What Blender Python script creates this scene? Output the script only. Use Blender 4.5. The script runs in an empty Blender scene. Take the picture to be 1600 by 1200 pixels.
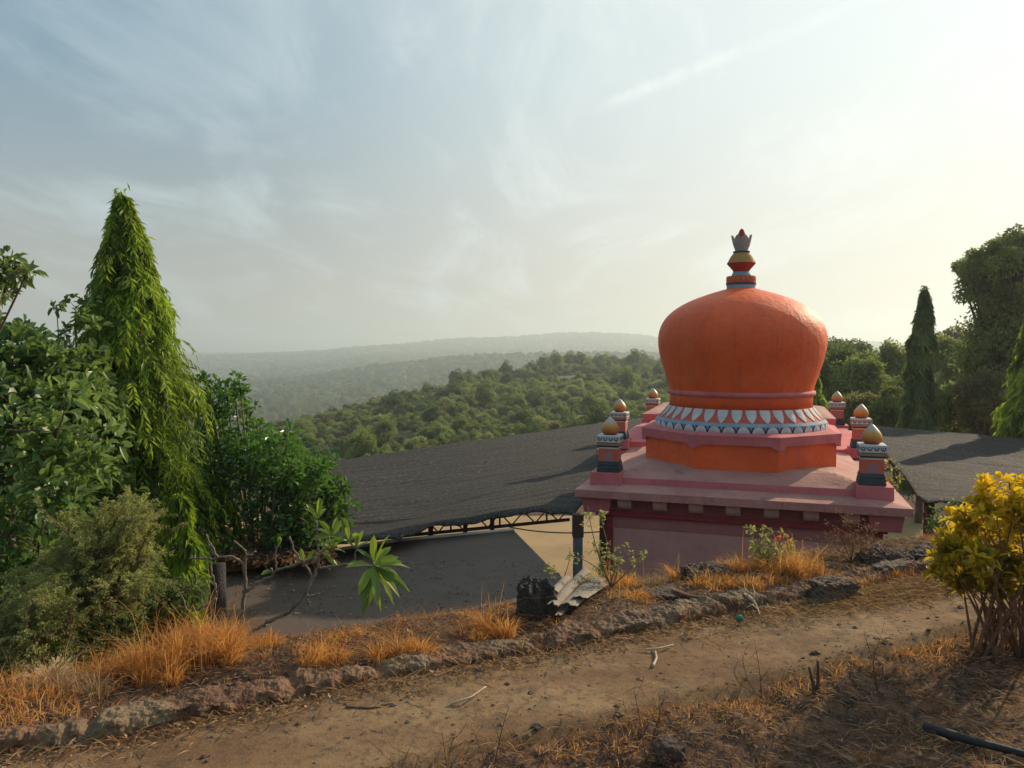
import bpy, math, random
import numpy as np
from mathutils import Vector, Matrix
R = math.radians
scn = bpy.context.scene
col = scn.collection
RS = np.random.RandomState(7)
random.seed(7)

# ------------------------------------------------------------------ camera
F = 1200.0 / 1600.0
PITCH = math.atan(55 / 1200.0)
EYE = 1.6
cam_d = bpy.data.cameras.new('camera')
cam_d.sensor_width = 36.0
cam_d.lens = 36.0 * F
cam_d.clip_start = 0.05
cam_d.clip_end = 30000
cam = bpy.data.objects.new('camera', cam_d)
cam.location = (0, 0, EYE)
cam.rotation_euler = (math.pi / 2 - PITCH, 0, 0)
col.objects.link(cam)
scn.camera = cam

# ------------------------------------------------------------------ light
SUN_AZ, SUN_EL = 50.0, 25.0          # degrees right of the view direction, above horizon
sun_dir = Vector((math.sin(R(SUN_AZ)) * math.cos(R(SUN_EL)), math.cos(R(SUN_AZ)) * math.cos(R(SUN_EL)), math.sin(R(SUN_EL))))
sd = bpy.data.lights.new('sun', 'SUN')
sd.energy = 4.2
sd.angle = R(0.6)
sd.color = (1.0, 0.80, 0.56)
so = bpy.data.objects.new('sun', sd)
so.rotation_euler = sun_dir.to_track_quat('Z', 'Y').to_euler()
so.location = (30, 30, 40)
col.objects.link(so)

SKY_STRENGTH = 0.10
w = bpy.data.worlds.new('World')
scn.world = w
w.use_nodes = True
nt = w.node_tree
nt.nodes.clear()


def N(nt, typ, **kw):
    n = nt.nodes.new(typ)
    for k, v in kw.items():
        if k.startswith('in_'):
            key = k[3:]
            key = int(key) if key.isdigit() else key.replace('_', ' ')
            n.inputs[key].default_value = v
        else:
            setattr(n, k, v)
    return n


def L(nt, a, b):
    nt.links.new(a, b)


def mth(nt, op, a, b=None, c=None, clamp=False):
    n = nt.nodes.new('ShaderNodeMath')
    n.operation = op
    n.use_clamp = clamp
    for i, v in enumerate((a, b, c)):
        if v is None:
            continue
        if isinstance(v, (int, float)):
            n.inputs[i].default_value = v
        else:
            nt.links.new(v, n.inputs[i])
    return n.outputs[0]


def vmth(nt, op, a, b=None):
    n = nt.nodes.new('ShaderNodeVectorMath')
    n.operation = op
    for i, v in enumerate((a, b)):
        if v is None:
            continue
        if isinstance(v, (tuple, list, Vector)):
            n.inputs[i].default_value = tuple(v)
        else:
            nt.links.new(v, n.inputs[i])
    return n.outputs['Value'] if op in ('DOT_PRODUCT', 'LENGTH') else n.outputs[0]


def mixc(nt, f, a, b, mode='MIX'):
    n = nt.nodes.new('ShaderNodeMix')
    n.data_type = 'RGBA'
    n.blend_type = mode
    for i, v in ((0, f), (6, a), (7, b)):
        if isinstance(v, (int, float)):
            n.inputs[i].default_value = v
        elif isinstance(v, (tuple, list)):
            n.inputs[i].default_value = (v[0], v[1], v[2], 1)
        else:
            nt.links.new(v, n.inputs[i])
    return n.outputs[2]


def smooth(nt, v, lo, hi, a=0.0, b=1.0):
    n = nt.nodes.new('ShaderNodeMapRange')
    n.interpolation_type = 'SMOOTHSTEP'
    nt.links.new(v, n.inputs[0])
    n.inputs[1].default_value = lo
    n.inputs[2].default_value = hi
    n.inputs[3].default_value = a
    n.inputs[4].default_value = b
    return n.outputs[0]


def pix_dir(px, py):
    a = (px - 800) / 1200.0
    c = (600 - py) / 1200.0
    f = Vector((0, math.cos(PITCH), -math.sin(PITCH)))
    u = Vector((0, math.sin(PITCH), math.cos(PITCH)))
    return (f + Vector((a, 0, 0)) + u * c)


# sky: Nishita, with a thin veil of high cloud that is brighter towards the sun
sky = N(nt, 'ShaderNodeTexSky', sky_type='NISHITA', sun_disc=False, sun_elevation=R(SUN_EL), sun_rotation=R(SUN_AZ),
        altitude=200, air_density=1.2, dust_density=2.0, ozone_density=1.5)
tc = N(nt, 'ShaderNodeTexCoord')
D = vmth(nt, 'NORMALIZE', tc.outputs['Generated'])
sep = N(nt, 'ShaderNodeSeparateXYZ')
L(nt, D, sep.inputs[0])
zc = mth(nt, 'MAXIMUM', sep.outputs[2], 0.0)
zz = mth(nt, 'ADD', zc, 0.16)
cx = mth(nt, 'DIVIDE', sep.outputs[0], zz)
cy = mth(nt, 'DIVIDE', sep.outputs[1], zz)
cmb = N(nt, 'ShaderNodeCombineXYZ')
L(nt, cx, cmb.inputs[0])
L(nt, cy, cmb.inputs[1])
mp = N(nt, 'ShaderNodeMapping')
mp.inputs['Rotation'].default_value = (0, 0, R(14))
mp.inputs['Scale'].default_value = (1.5, 0.6, 1)
L(nt, cmb.outputs[0], mp.inputs[0])
n1 = N(nt, 'ShaderNodeTexNoise', in_Scale=1.3, in_Detail=12.0, in_Roughness=0.64, in_Distortion=0.7)
L(nt, mp.outputs[0], n1.inputs['Vector'])
n2 = N(nt, 'ShaderNodeTexNoise', in_Scale=0.45, in_Detail=4.0, in_Roughness=0.5, in_Distortion=0.3)
L(nt, cmb.outputs[0], n2.inputs['Vector'])
wisps = smooth(nt, n1.outputs[0], 0.45, 0.68)
patch = smooth(nt, n2.outputs[0], 0.35, 0.65)
wisp = mth(nt, 'MULTIPLY', wisps, mth(nt, 'ADD', mth(nt, 'MULTIPLY', patch, 0.55), 0.3))
cosang = vmth(nt, 'DOT_PRODUCT', D, tuple(sun_dir))
glow = smooth(nt, cosang, 0.30, 1.0)
glow2 = mth(nt, 'POWER', mth(nt, 'MAXIMUM', cosang, 0.0), 14.0)
# veil colour (in the sky texture's own bright units)
SKYVEIL = 1.0
veil_dim = (1.75, 2.8, 3.6)
veil_lit = (6.7, 7.4, 7.3)
veil = mixc(nt, glow, veil_dim, veil_lit)
low = smooth(nt, sep.outputs[2], 0.0, 0.36, 1.0, 0.0)
warm = mixc(nt, glow, (4.2, 4.0, 3.45), (7.1, 6.5, 5.5))
veil = mixc(nt, mth(nt, 'MULTIPLY', low, 0.85), veil, warm)
cloudc = mixc(nt, glow, (5.3, 6.2, 6.5), (8.1, 8.4, 8.0))
fac = mth(nt, 'ADD', mth(nt, 'MULTIPLY', low, 0.03), 0.93, clamp=True)
basec = mixc(nt, fac, sky.outputs[0], veil)
c2 = mixc(nt, mth(nt, 'MULTIPLY', wisp, 0.82), basec, cloudc)
# old contrail
da, db = pix_dir(930, 170).normalized(), pix_dir(1340, 5).normalized()
pn = da.cross(db).normalized()
dist = mth(nt, 'ABSOLUTE', mth(nt, 'ADD', vmth(nt, 'DOT_PRODUCT', D, tuple(pn)),
                             mth(nt, 'MULTIPLY', mth(nt, 'SUBTRACT', n1.outputs[0], 0.5), 0.02)))
along = vmth(nt, 'DOT_PRODUCT', D, tuple((db - da).normalized()))
a0, a1 = da.dot((db - da).normalized()), db.dot((db - da).normalized())
trail = mth(nt, 'MULTIPLY', smooth(nt, dist, 0.0, 0.012, 1.0, 0.0),
            mth(nt, 'MULTIPLY', smooth(nt, along, a0 - 0.02, a0 + 0.04), smooth(nt, along, a1 - 0.1, a1 + 0.1, 1.0, 0.0)))
c3 = mixc(nt, mth(nt, 'MULTIPLY', mth(nt, 'MULTIPLY', trail, smooth(nt, n1.outputs[0], 0.35, 0.6)), 0.4), c2, (9.0, 9.3, 8.6))
bg = N(nt, 'ShaderNodeBackground', in_Strength=SKY_STRENGTH)
L(nt, c3, bg.inputs[0])
wo = N(nt, 'ShaderNodeOutputWorld')
L(nt, bg.outputs[0], wo.inputs[0])

scn.view_settings.view_transform = 'Standard'
scn.view_settings.look = 'None'
scn.view_settings.gamma = 1
scn.view_settings.exposure = 0.36
scn.render.engine = 'CYCLES'
scn.cycles.max_bounces = 8
scn.cycles.transparent_max_bounces = 8
scn.cycles.volume_bounces = 0

# ------------------------------------------------------------------ helpers


def P(px, py, Y):
    """world point seen at photograph pixel (px, py) at forward distance Y"""
    d = pix_dir(px, py)
    t = Y / d.y
    return Vector((d.x * t, Y, EYE + d.z * t))


def G(px, py, z=0.0):
    """point of the level z under photograph pixel (px, py)"""
    d = pix_dir(px, py)
    t = (z - EYE) / d.z
    return Vector((d.x * t, d.y * t, z))


def put(o, name=None, label=None, cat=None, group=None, kind=None):
    if label:
        o['label'] = label
    if cat:
        o['category'] = cat
    if group:
        o['group'] = group
    if kind:
        o['kind'] = kind
    return o


def empty(name, loc, label, cat, group=None, rz=0):
    o = bpy.data.objects.new(name, None)
    o.empty_display_size = 0.2
    o.location = loc
    o.rotation_euler = (0, 0, rz)
    col.objects.link(o)
    return put(o, None, label, cat, group)


class Geo:
    """collects triangles; one Geo becomes one mesh object"""

    def __init__(s):
        s.V = []
        s.T = []
        s.M = []
        s.A = []
        s.n = 0

    def add(s, V, T, mat=0, tone=None):
        V = np.asarray(V, dtype=np.float64).reshape(-1, 3)
        T = np.asarray(T, dtype=np.int64).reshape(-1, 3)
        s.V.append(V)
        s.T.append(T + s.n)
        s.M.append(np.full(len(T), mat, dtype=np.int32))
        if tone is None:
            tone = 0.5
        s.A.append(np.broadcast_to(np.asarray(tone, dtype=np.float32), (len(V),)).copy())
        s.n += len(V)
        return s

    def quads(s, V, Q, mat=0, tone=None):
        T = []
        for q in Q:
            for k in range(1, len(q) - 1):
                T.append((q[0], q[k], q[k + 1]))
        return s.add(V, T, mat, tone)

    def arrays(s):
        return np.concatenate(s.V), np.concatenate(s.T), np.concatenate(s.M), np.concatenate(s.A)

    def build(s, name, mats, parent=None, off=(0, 0, 0), smoothed=False, link=True):
        V, T, M, A = s.arrays()
        V = V - np.asarray(off, dtype=np.float64)
        me = bpy.data.meshes.new(name)
        me.vertices.add(len(V))
        me.vertices.foreach_set('co', V.astype(np.float32).ravel())
        me.loops.add(len(T) * 3)
        me.polygons.add(len(T))
        me.polygons.foreach_set('loop_start', np.arange(0, len(T) * 3, 3, dtype=np.int32))
        me.polygons.foreach_set('vertices', T.astype(np.int32).ravel())
        if not isinstance(mats, (list, tuple)):
            mats = [mats]
        for m in mats:
            if m is not None:
                me.materials.append(m)
        me.polygons.foreach_set('material_index', M)
        me.polygons.foreach_set('use_smooth', np.full(len(T), bool(smoothed)))
        at = me.attributes.new('tone', 'FLOAT', 'POINT')
        at.data.foreach_set('value', A)
        me.update(calc_edges=True)
        o = bpy.data.objects.new(name, me)
        if link:
            col.objects.link(o)
        if parent is not None:
            o.parent = parent
        return o


def box(g, x0, x1, y0, y1, z0, z1, mat=0, bev=0.0):
    """axis box; with bev its vertical and horizontal edges are chamfered"""
    if bev <= 0:
        V = [(x, y, z) for z in (z0, z1) for y in (y0, y1) for x in (x0, x1)]
        Q = [(0, 2, 3, 1), (4, 5, 7, 6), (0, 1, 5, 4), (2, 6, 7, 3), (0, 4, 6, 2), (1, 3, 7, 5)]
        g.quads(V, Q, mat)
        return
    b = bev

    def ring(m, z):
        return [(x0 + m, y0 + b + m, z), (x0 + b + m, y0 + m, z), (x1 - b - m, y0 + m, z), (x1 - m, y0 + b + m, z),
                (x1 - m, y1 - b - m, z), (x1 - b - m, y1 - m, z), (x0 + b + m, y1 - m, z), (x0 + m, y1 - b - m, z)]
    rings = [ring(b, z0), ring(0, z0 + b), ring(0, z1 - b), ring(b, z1)]
    V = [p for r in rings for p in r]
    Q = []
    for k in range(3):
        for i in range(8):
            j = (i + 1) % 8
            Q.append((k * 8 + i, k * 8 + j, k * 8 + 8 + j, k * 8 + 8 + i))
    Q.append(tuple(range(7, -1, -1)))
    Q.append(tuple(range(24, 32)))
    g.quads(V, Q, mat)


def frames(pts):
    pts = np.asarray(pts, float)
    t = np.gradient(pts, axis=0)
    t /= np.linalg.norm(t, axis=1)[:, None] + 1e-9
    up = np.array([0, 0, 1.0])
    if abs(t[0] @ up) > 0.9:
        up = np.array([1.0, 0, 0])
    a = np.cross(t, up)
    a /= np.linalg.norm(a, axis=1)[:, None] + 1e-9
    b = np.cross(a, t)
    return t, a, b


def tube(g, pts, rad, sides=6, mat=0, cap=True, tone=None, squash=1.0):
    pts = np.asarray(pts, float)
    n = len(pts)
    rad = np.broadcast_to(np.asarray(rad, float), (n,))
    t, a, b = frames(pts)
    ang = np.linspace(0, 2 * np.pi, sides, endpoint=False)
    V = (pts[:, None, :] + rad[:, None, None] * (np.cos(ang)[None, :, None] * a[:, None, :] + squash * np.sin(ang)[None, :, None] * b[:, None, :])).reshape(-1, 3)
    T = []
    for k in range(n - 1):
        for i in range(sides):
            j = (i + 1) % sides
            p, q, r, s = k * sides + i, k * sides + j, k * sides + sides + j, k * sides + sides + i
            T += [(p, q, r), (p, r, s)]
    if cap:
        for k in range(1, sides - 1):
            T.append((0, k + 1, k))
            o = (n - 1) * sides
            T.append((o, o + k, o + k + 1))
    g.add(V, T, mat, tone)


def lathe(g, prof, seg=48, cx=0, cy=0, mat=0, wob=0.0, seed=0, capb=True):
    """prof: list of (radius, z) from bottom to top, optional third item is a material index"""
    ang = np.linspace(0, 2 * np.pi, seg, endpoint=False)
    V = []
    for i, p in enumerate(prof):
        r, z = p[0], p[1]
        rr = r * (1 + wob * (np.sin(3 * ang + seed + z * 2) + 0.7 * np.sin(5 * ang + 2 * seed - z * 3)))
        V.append(np.stack([cx + rr * np.cos(ang), cy + rr * np.sin(ang), np.full(seg, z)], 1))
    V = np.concatenate(V)
    base = g.n
    first = True
    for k in range(len(prof) - 1):
        T = []
        for i in range(seg):
            j = (i + 1) % seg
            p, q, r, s = k * seg + i, k * seg + j, k * seg + seg + j, k * seg + seg + i
            T += [(p, q, r), (p, r, s)]
        m = prof[k][2] if len(prof[k]) > 2 else mat
        if first:
            g.add(V, T, m)
            first = False
        else:
            g.T.append(np.asarray(T) + base)
            g.M.append(np.full(len(T), m, dtype=np.int32))
    top = (len(prof) - 1) * seg
    T = [(top, top + i, top + i + 1) for i in range(1, seg - 1)]
    if capb:
        T += [(0, i + 1, i) for i in range(1, seg - 1)]
    g.T.append(np.asarray(T) + base)
    m = prof[-2][2] if len(prof[-2]) > 2 else mat
    g.M.append(np.full(len(T), m, dtype=np.int32))


def unit(a):
    return a / (np.linalg.norm(a, axis=-1, keepdims=True) + 1e-9)


def leaves(g, base, dirs, nrm, ln, wd, tone=0.5, mat=0, big=False, droop=0.15, fold=0.25):
    """many leaf blades at once; base/dirs/nrm (N,3), ln/wd (N,)"""
    base = np.asarray(base, float)
    n = len(base)
    if n == 0:
        return
    d = unit(np.asarray(dirs, float))
    s = unit(np.cross(d, np.asarray(nrm, float)))
    u = np.cross(s, d)
    ln = np.broadcast_to(np.asarray(ln, float), (n,))[:, None]
    wd = np.broadcast_to(np.asarray(wd, float), (n,))[:, None]
    dz = np.array([0, 0, -1.0])
    tone = np.broadcast_to(np.asarray(tone, float), (n,))
    if big:
        c1 = base + d * ln * 0.35
        c2 = base + d * ln * 0.72 + dz * ln * droop * 0.4
        tp = base + d * ln + dz * ln * droop
        f = u * wd * fold
        V = np.stack([base, c1, c2, tp, c1 + s * wd * 0.45 + f, c2 + s * wd * 0.42 + f, c1 - s * wd * 0.45 + f, c2 - s * wd * 0.42 + f], 1)
        k = 8
        t = np.array([(0, 4, 1), (0, 1, 6), (1, 4, 5), (1, 5, 2), (1, 2, 7), (1, 7, 6), (2, 5, 3), (2, 3, 7)])
    else:
        m = base + d * ln * 0.48
        tp = base + d * ln + dz * ln * droop
        f = u * wd * fold
        V = np.stack([base, m + s * wd * 0.5 + f, tp, m - s * wd * 0.5 + f], 1)
        k = 4
        t = np.array([(0, 1, 2), (0, 2, 3)])
    T = (np.arange(n)[:, None, None] * k + t[None]).reshape(-1, 3)
    g.add(V.reshape(-1, 3), T, mat, np.repeat(tone, k))


def rnd_dirs(n, rs=RS):
    return unit(rs.normal(size=(n, 3)))


def clump(g, c, r, n, ln, wd, rs=RS, up=0.3, out=0.8, tone=(0.2, 0.9), big=False, flat=0.8, mat=0, droop=0.2, shell=0.5, ct=None):
    """a cloud of leaves filling a clump"""
    c = np.asarray(c, float)
    d = rnd_dirs(n, rs)
    rr = r * (shell + (1 - shell) * rs.rand(n)) ** (1 / 1.5)
    rr *= 0.75 + 0.5 * rs.rand(n)
    p = c + d * rr[:, None] * np.array([1, 1, flat])
    dirs = d * out + rnd_dirs(n, rs) * 0.7 + np.array([0, 0, up])
    nr = rnd_dirs(n, rs) * 0.8 + np.array([0, 0, 0.9])
    t0 = rs.uniform(*tone) if ct is None else ct
    tn = np.clip(t0 + rs.normal(0, 0.16, n), 0, 1)
    leaves(g, p, dirs, nr, ln * rs.uniform(0.7, 1.25, n), wd * rs.uniform(0.75, 1.2, n), tn, mat, big, droop)


def bez(p0, p1, p2, n=8):
    t = np.linspace(0, 1, n)[:, None]
    return (1 - t) ** 2 * np.asarray(p0, float) + 2 * t * (1 - t) * np.asarray(p1, float) + t ** 2 * np.asarray(p2, float)


# cheap value noise for geometry
_perm = np.random.RandomState(3).rand(256, 256)


def vnoise(x, y):
    x = np.asarray(x, float)
    y = np.asarray(y, float)
    xi = np.floor(x).astype(int)
    yi = np.floor(y).astype(int)
    fx = x - xi
    fy = y - yi
    fx = fx * fx * (3 - 2 * fx)
    fy = fy * fy * (3 - 2 * fy)
    a = _perm[xi % 256, yi % 256]
    b = _perm[(xi + 1) % 256, yi % 256]
    c = _perm[xi % 256, (yi + 1) % 256]
    d = _perm[(xi + 1) % 256, (yi + 1) % 256]
    return (a * (1 - fx) + b * fx) * (1 - fy) + (c * (1 - fx) + d * fx) * fy - 0.5


def fbm(x, y, o=4, g=0.5):
    s = 0
    a = 1.0
    for k in range(o):
        s = s + a * vnoise(x * 2 ** k + 17 * k, y * 2 ** k + 31 * k)
        a *= g
    return s


# ------------------------------------------------------------------ materials


def newmat(name):
    m = bpy.data.materials.new(name)
    m.use_nodes = True
    nt = m.node_tree
    b = nt.nodes['Principled BSDF']
    return m, nt, b


def plaster(name, c, c2=None, dirt=(0.12, 0.07, 0.06), dirt_amt=0.35, rough=0.85, scale=3.0, bump=0.25, stain=None, streak=None):
    """painted render with fading, grime and trowel unevenness"""
    m, nt, b = newmat(name)
    t = N(nt, 'ShaderNodeTexCoord')
    n1 = N(nt, 'ShaderNodeTexNoise', in_Scale=scale, in_Detail=6.0, in_Roughness=0.6)
    L(nt, t.outputs['Object'], n1.inputs['Vector'])
    n2 = N(nt, 'ShaderNodeTexNoise', in_Scale=scale * 7, in_Detail=5.0, in_Roughness=0.65)
    L(nt, t.outputs['Object'], n2.inputs['Vector'])
    c2 = c2 or tuple(v * 0.8 for v in c)
    cc = mixc(nt, smooth(nt, n1.outputs[0], 0.35, 0.65), c, c2)
    dm = mth(nt, 'MULTIPLY', smooth(nt, n2.outputs[0], 0.5, 0.75), smooth(nt, n1.outputs[0], 0.4, 0.7))
    cc = mixc(nt, mth(nt, 'MULTIPLY', dm, dirt_amt), cc, dirt)
    if stain:   # dark algae blotches
        n3 = N(nt, 'ShaderNodeTexNoise', in_Scale=stain[0], in_Detail=8.0, in_Roughness=0.7)
        L(nt, t.outputs['Object'], n3.inputs['Vector'])
        cc = mixc(nt, smooth(nt, n3.outputs[0], stain[1], stain[1] + 0.14, 0, stain[2]), cc, stain[3])
    if streak:   # rain runs down the wall and sun-faded patches
        ms_ = N(nt, 'ShaderNodeMapping')
        ms_.inputs['Scale'].default_value = (7, 7, 0.55)
        L(nt, t.outputs['Object'], ms_.inputs[0])
        n4 = N(nt, 'ShaderNodeTexNoise', in_Scale=1.6, in_Detail=7.0, in_Roughness=0.65)
        L(nt, ms_.outputs[0], n4.inputs['Vector'])
        cc = mixc(nt, smooth(nt, n4.outputs[0], 0.52, 0.72, 0, streak[0]), cc, streak[1])
        n5 = N(nt, 'ShaderNodeTexNoise', in_Scale=1.9, in_Detail=8.0, in_Roughness=0.7)
        L(nt, t.outputs['Object'], n5.inputs['Vector'])
        cc = mixc(nt, smooth(nt, n5.outputs[0], 0.50, 0.70, 0, streak[2]), cc, streak[3])
    L(nt, cc, b.inputs['Base Color'])
    b.inputs['Roughness'].default_value = rough
    bp = N(nt, 'ShaderNodeBump', in_Strength=bump, in_Distance=0.02)
    hh = mth(nt, 'ADD', n2.outputs[0], mth(nt, 'MULTIPLY', n1.outputs[0], 2.0))
    L(nt, hh, bp.inputs['Height'])
    L(nt, bp.outputs[0], b.inputs['Normal'])
    return m


def leafmat(name, dark, mid, light, trans=0.45, rough=0.5, spec=0.3, transcol=None):
    """leaf colour by each leaf's own age tone; thin enough for light to pass"""
    m, nt, b = newmat(name)
    a = N(nt, 'ShaderNodeAttribute', attribute_name='tone')
    r = N(nt, 'ShaderNodeValToRGB')
    e = r.color_ramp.elements
    e[0].position = 0.1
    e[0].color = (*dark, 1)
    e[1].position = 0.95
    e[1].color = (*light, 1)
    k = e.new(0.5)
    k.color = (*mid, 1)
    L(nt, a.outputs['Fac'], r.inputs[0])
    L(nt, r.outputs[0], b.inputs['Base Color'])
    b.inputs['Roughness'].default_value = rough
    b.inputs['Specular IOR Level'].default_value = spec
    tr = N(nt, 'ShaderNodeBsdfTranslucent')
    tcn = mixc(nt, 0.5, r.outputs[0], transcol or (light[0] * 1.3, light[1] * 1.3, light[2] * 0.8))
    L(nt, tcn, tr.inputs[0])
    ms = N(nt, 'ShaderNodeMixShader', in_0=trans)
    L(nt, b.outputs[0], ms.inputs[1])
    L(nt, tr.outputs[0], ms.inputs[2])
    L(nt, ms.outputs[0], nt.nodes['Material Output'].inputs[0])
    return m


def barkmat(name, c, c2, scale=12):
    m, nt, b = newmat(name)
    t = N(nt, 'ShaderNodeTexCoord')
    n1 = N(nt, 'ShaderNodeTexNoise', in_Scale=scale, in_Detail=6.0, in_Roughness=0.7)
    L(nt, t.outputs['Object'], n1.inputs['Vector'])
    L(nt, mixc(nt, smooth(nt, n1.outputs[0], 0.35, 0.65), c, c2), b.inputs['Base Color'])
    b.inputs['Roughness'].default_value = 0.9
    bp = N(nt, 'ShaderNodeBump', in_Strength=0.6, in_Distance=0.01)
    L(nt, n1.outputs[0], bp.inputs['Height'])
    L(nt, bp.outputs[0], b.inputs['Normal'])
    return m


M = {}
M['orange'] = plaster('orange_paint', (0.84, 0.115, 0.014), (0.74, 0.088, 0.012), dirt=(0.30, 0.07, 0.035), dirt_amt=0.5, rough=0.6, scale=1.6, bump=0.65, streak=(0.45, (0.42, 0.06, 0.02), 0.35, (0.74, 0.20, 0.07)))
M['pink'] = plaster('pink_paint', (0.55, 0.23, 0.205), (0.46, 0.175, 0.16), dirt=(0.10, 0.05, 0.05), dirt_amt=0.6, scale=2.2, bump=0.4, streak=(0.45, (0.2, 0.085, 0.08), 0.3, (0.55, 0.32, 0.28)), stain=(5.0, 0.55, 0.6, (0.13, 0.06, 0.06)))
M['pinktop'] = plaster('weathered_pink_roof', (0.44, 0.225, 0.185), (0.36, 0.165, 0.14), dirt=(0.15, 0.08, 0.07), dirt_amt=0.5, scale=1.7, bump=0.5, stain=(3.5, 0.55, 0.65, (0.14, 0.075, 0.065)))
M['band'] = plaster('rose_band_paint', (0.60, 0.155, 0.165), (0.50, 0.125, 0.135), dirt_amt=0.6, streak=(0.35, (0.22, 0.07, 0.07), 0.4, (0.5, 0.22, 0.2)), bump=0.2)
M['maroon'] = plaster('maroon_paint', (0.36, 0.035, 0.045), (0.29, 0.03, 0.04), dirt_amt=0.3, bump=0.2)
M['recess'] = plaster('dark_red_recess', (0.36, 0.09, 0.09), (0.30, 0.075, 0.075), dirt_amt=0.4)
M['wall'] = plaster('dusty_rose_wall', (0.70, 0.36, 0.32), (0.64, 0.31, 0.27), dirt_amt=0.4, scale=1.5, stain=(2.0, 0.62, 0.3, (0.2, 0.08, 0.07)))
M['wallband'] = plaster('dark_rose_band', (0.50, 0.19, 0.17), (0.44, 0.16, 0.15), dirt_amt=0.3)
M['corbel'] = plaster('corbel_paint', (0.62, 0.34, 0.26), (0.52, 0.27, 0.21), dirt_amt=0.5, scale=4)
M['white'] = plaster('white_paint', (0.62, 0.62, 0.60), (0.5, 0.5, 0.5), dirt=(0.2, 0.18, 0.17), dirt_amt=0.5, scale=6)
M['paleblue'] = plaster('pale_blue_paint', (0.26, 0.36, 0.47), (0.22, 0.31, 0.42), dirt_amt=0.4, scale=6)
M['navy'] = plaster('navy_paint', (0.025, 0.03, 0.07), (0.02, 0.025, 0.05), dirt_amt=0.2)
M['slate'] = plaster('dark_slate_paint', (0.05, 0.065, 0.075), (0.03, 0.04, 0.05), dirt=(0.15, 0.14, 0.13), dirt_amt=0.5, scale=5)
M['ochre'] = plaster('ochre_paint', (0.42, 0.22, 0.07), (0.36, 0.19, 0.07), dirt_amt=0.4, scale=5)
M['red'] = plaster('red_paint', (0.36, 0.03, 0.02), (0.3, 0.03, 0.02), dirt_amt=0.4, scale=5)
M['brick'] = plaster('red_orange_paint', (0.52, 0.09, 0.03), (0.42, 0.07, 0.03), dirt_amt=0.4, scale=5)
M['lilac'] = plaster('faded_lilac_paint', (0.34, 0.17, 0.20), (0.3, 0.16, 0.18), dirt_amt=0.3, scale=5)
M['coral'] = plaster('coral_paint', (0.60, 0.12, 0.06), (0.5, 0.1, 0.06), dirt_amt=0.3, scale=5)
M['petal'] = plaster('grey_white_petal', (0.42, 0.40, 0.40), (0.33, 0.3, 0.3), dirt=(0.12, 0.08, 0.07), dirt_amt=0.5, scale=12)

M['bark'] = barkmat('brown_bark', (0.09, 0.06, 0.045), (0.16, 0.12, 0.09))
M['barkpale'] = barkmat('pale_grey_bark', (0.13, 0.10, 0.075), (0.22, 0.175, 0.13), 20)
M['stem'] = barkmat('reddish_stem', (0.12, 0.06, 0.035), (0.22, 0.12, 0.07), 30)
M['deadwood'] = barkmat('bleached_wood', (0.35, 0.26, 0.17), (0.5, 0.4, 0.28), 25)
M['darktwig'] = barkmat('dark_twig', (0.06, 0.035, 0.025), (0.11, 0.06, 0.04), 25)

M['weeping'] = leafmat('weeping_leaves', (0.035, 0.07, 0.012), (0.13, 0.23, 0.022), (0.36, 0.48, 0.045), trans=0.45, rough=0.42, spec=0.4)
M['weepdark'] = leafmat('dark_weeping_leaves', (0.0520, 0.0845, 0.0338), (0.1105, 0.1560, 0.0598), (0.1950, 0.2730, 0.0845), trans=0.35)
M['broad'] = leafmat('broad_glossy_leaves', (0.0438, 0.0938, 0.0250), (0.1000, 0.1812, 0.0438), (0.2375, 0.3375, 0.0938), trans=0.38, rough=0.4, spec=0.5)
M['glossy'] = leafmat('small_glossy_leaves', (0.0312, 0.0813, 0.0225), (0.0625, 0.1562, 0.0312), (0.1500, 0.2875, 0.0562), trans=0.35, rough=0.3, spec=0.55)
M['feather'] = leafmat('feathery_leaves', (0.0805, 0.1092, 0.0403), (0.1955, 0.2300, 0.0747), (0.4600, 0.4600, 0.1610), trans=0.45, rough=0.6)
M['plumeria'] = leafmat('plumeria_leaves', (0.05, 0.12, 0.02), (0.11, 0.20, 0.03), (0.25, 0.33, 0.05), trans=0.4, rough=0.4)
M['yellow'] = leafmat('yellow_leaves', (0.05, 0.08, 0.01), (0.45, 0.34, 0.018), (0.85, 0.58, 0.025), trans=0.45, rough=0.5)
M['dry'] = leafmat('dry_orange_grass', (0.26, 0.09, 0.03), (0.50, 0.20, 0.06), (0.74, 0.42, 0.15), trans=0.45, rough=0.7, spec=0.15)
M['straw'] = leafmat('pale_straw', (0.17, 0.095, 0.06), (0.33, 0.20, 0.12), (0.60, 0.43, 0.27), trans=0.25, rough=0.7, spec=0.15)
M['reddry'] = leafmat('rust_dry_grass', (0.16, 0.05, 0.025), (0.30, 0.11, 0.045), (0.5, 0.22, 0.08), trans=0.35, rough=0.7, spec=0.15)
M['litter'] = leafmat('fallen_leaves', (0.08, 0.035, 0.02), (0.22, 0.09, 0.045), (0.42, 0.26, 0.14), trans=0.15, rough=0.7, spec=0.2)
M['redleaf'] = leafmat('red_bracts', (0.35, 0.03, 0.01), (0.55, 0.06, 0.02), (0.7, 0.15, 0.03), trans=0.4)


def hillmat(name, c1, c2, c3, trans=0.35):
    m = leafmat(name, c1, c2, c3, trans=trans, rough=0.7, spec=0.1)
    return m


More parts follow.
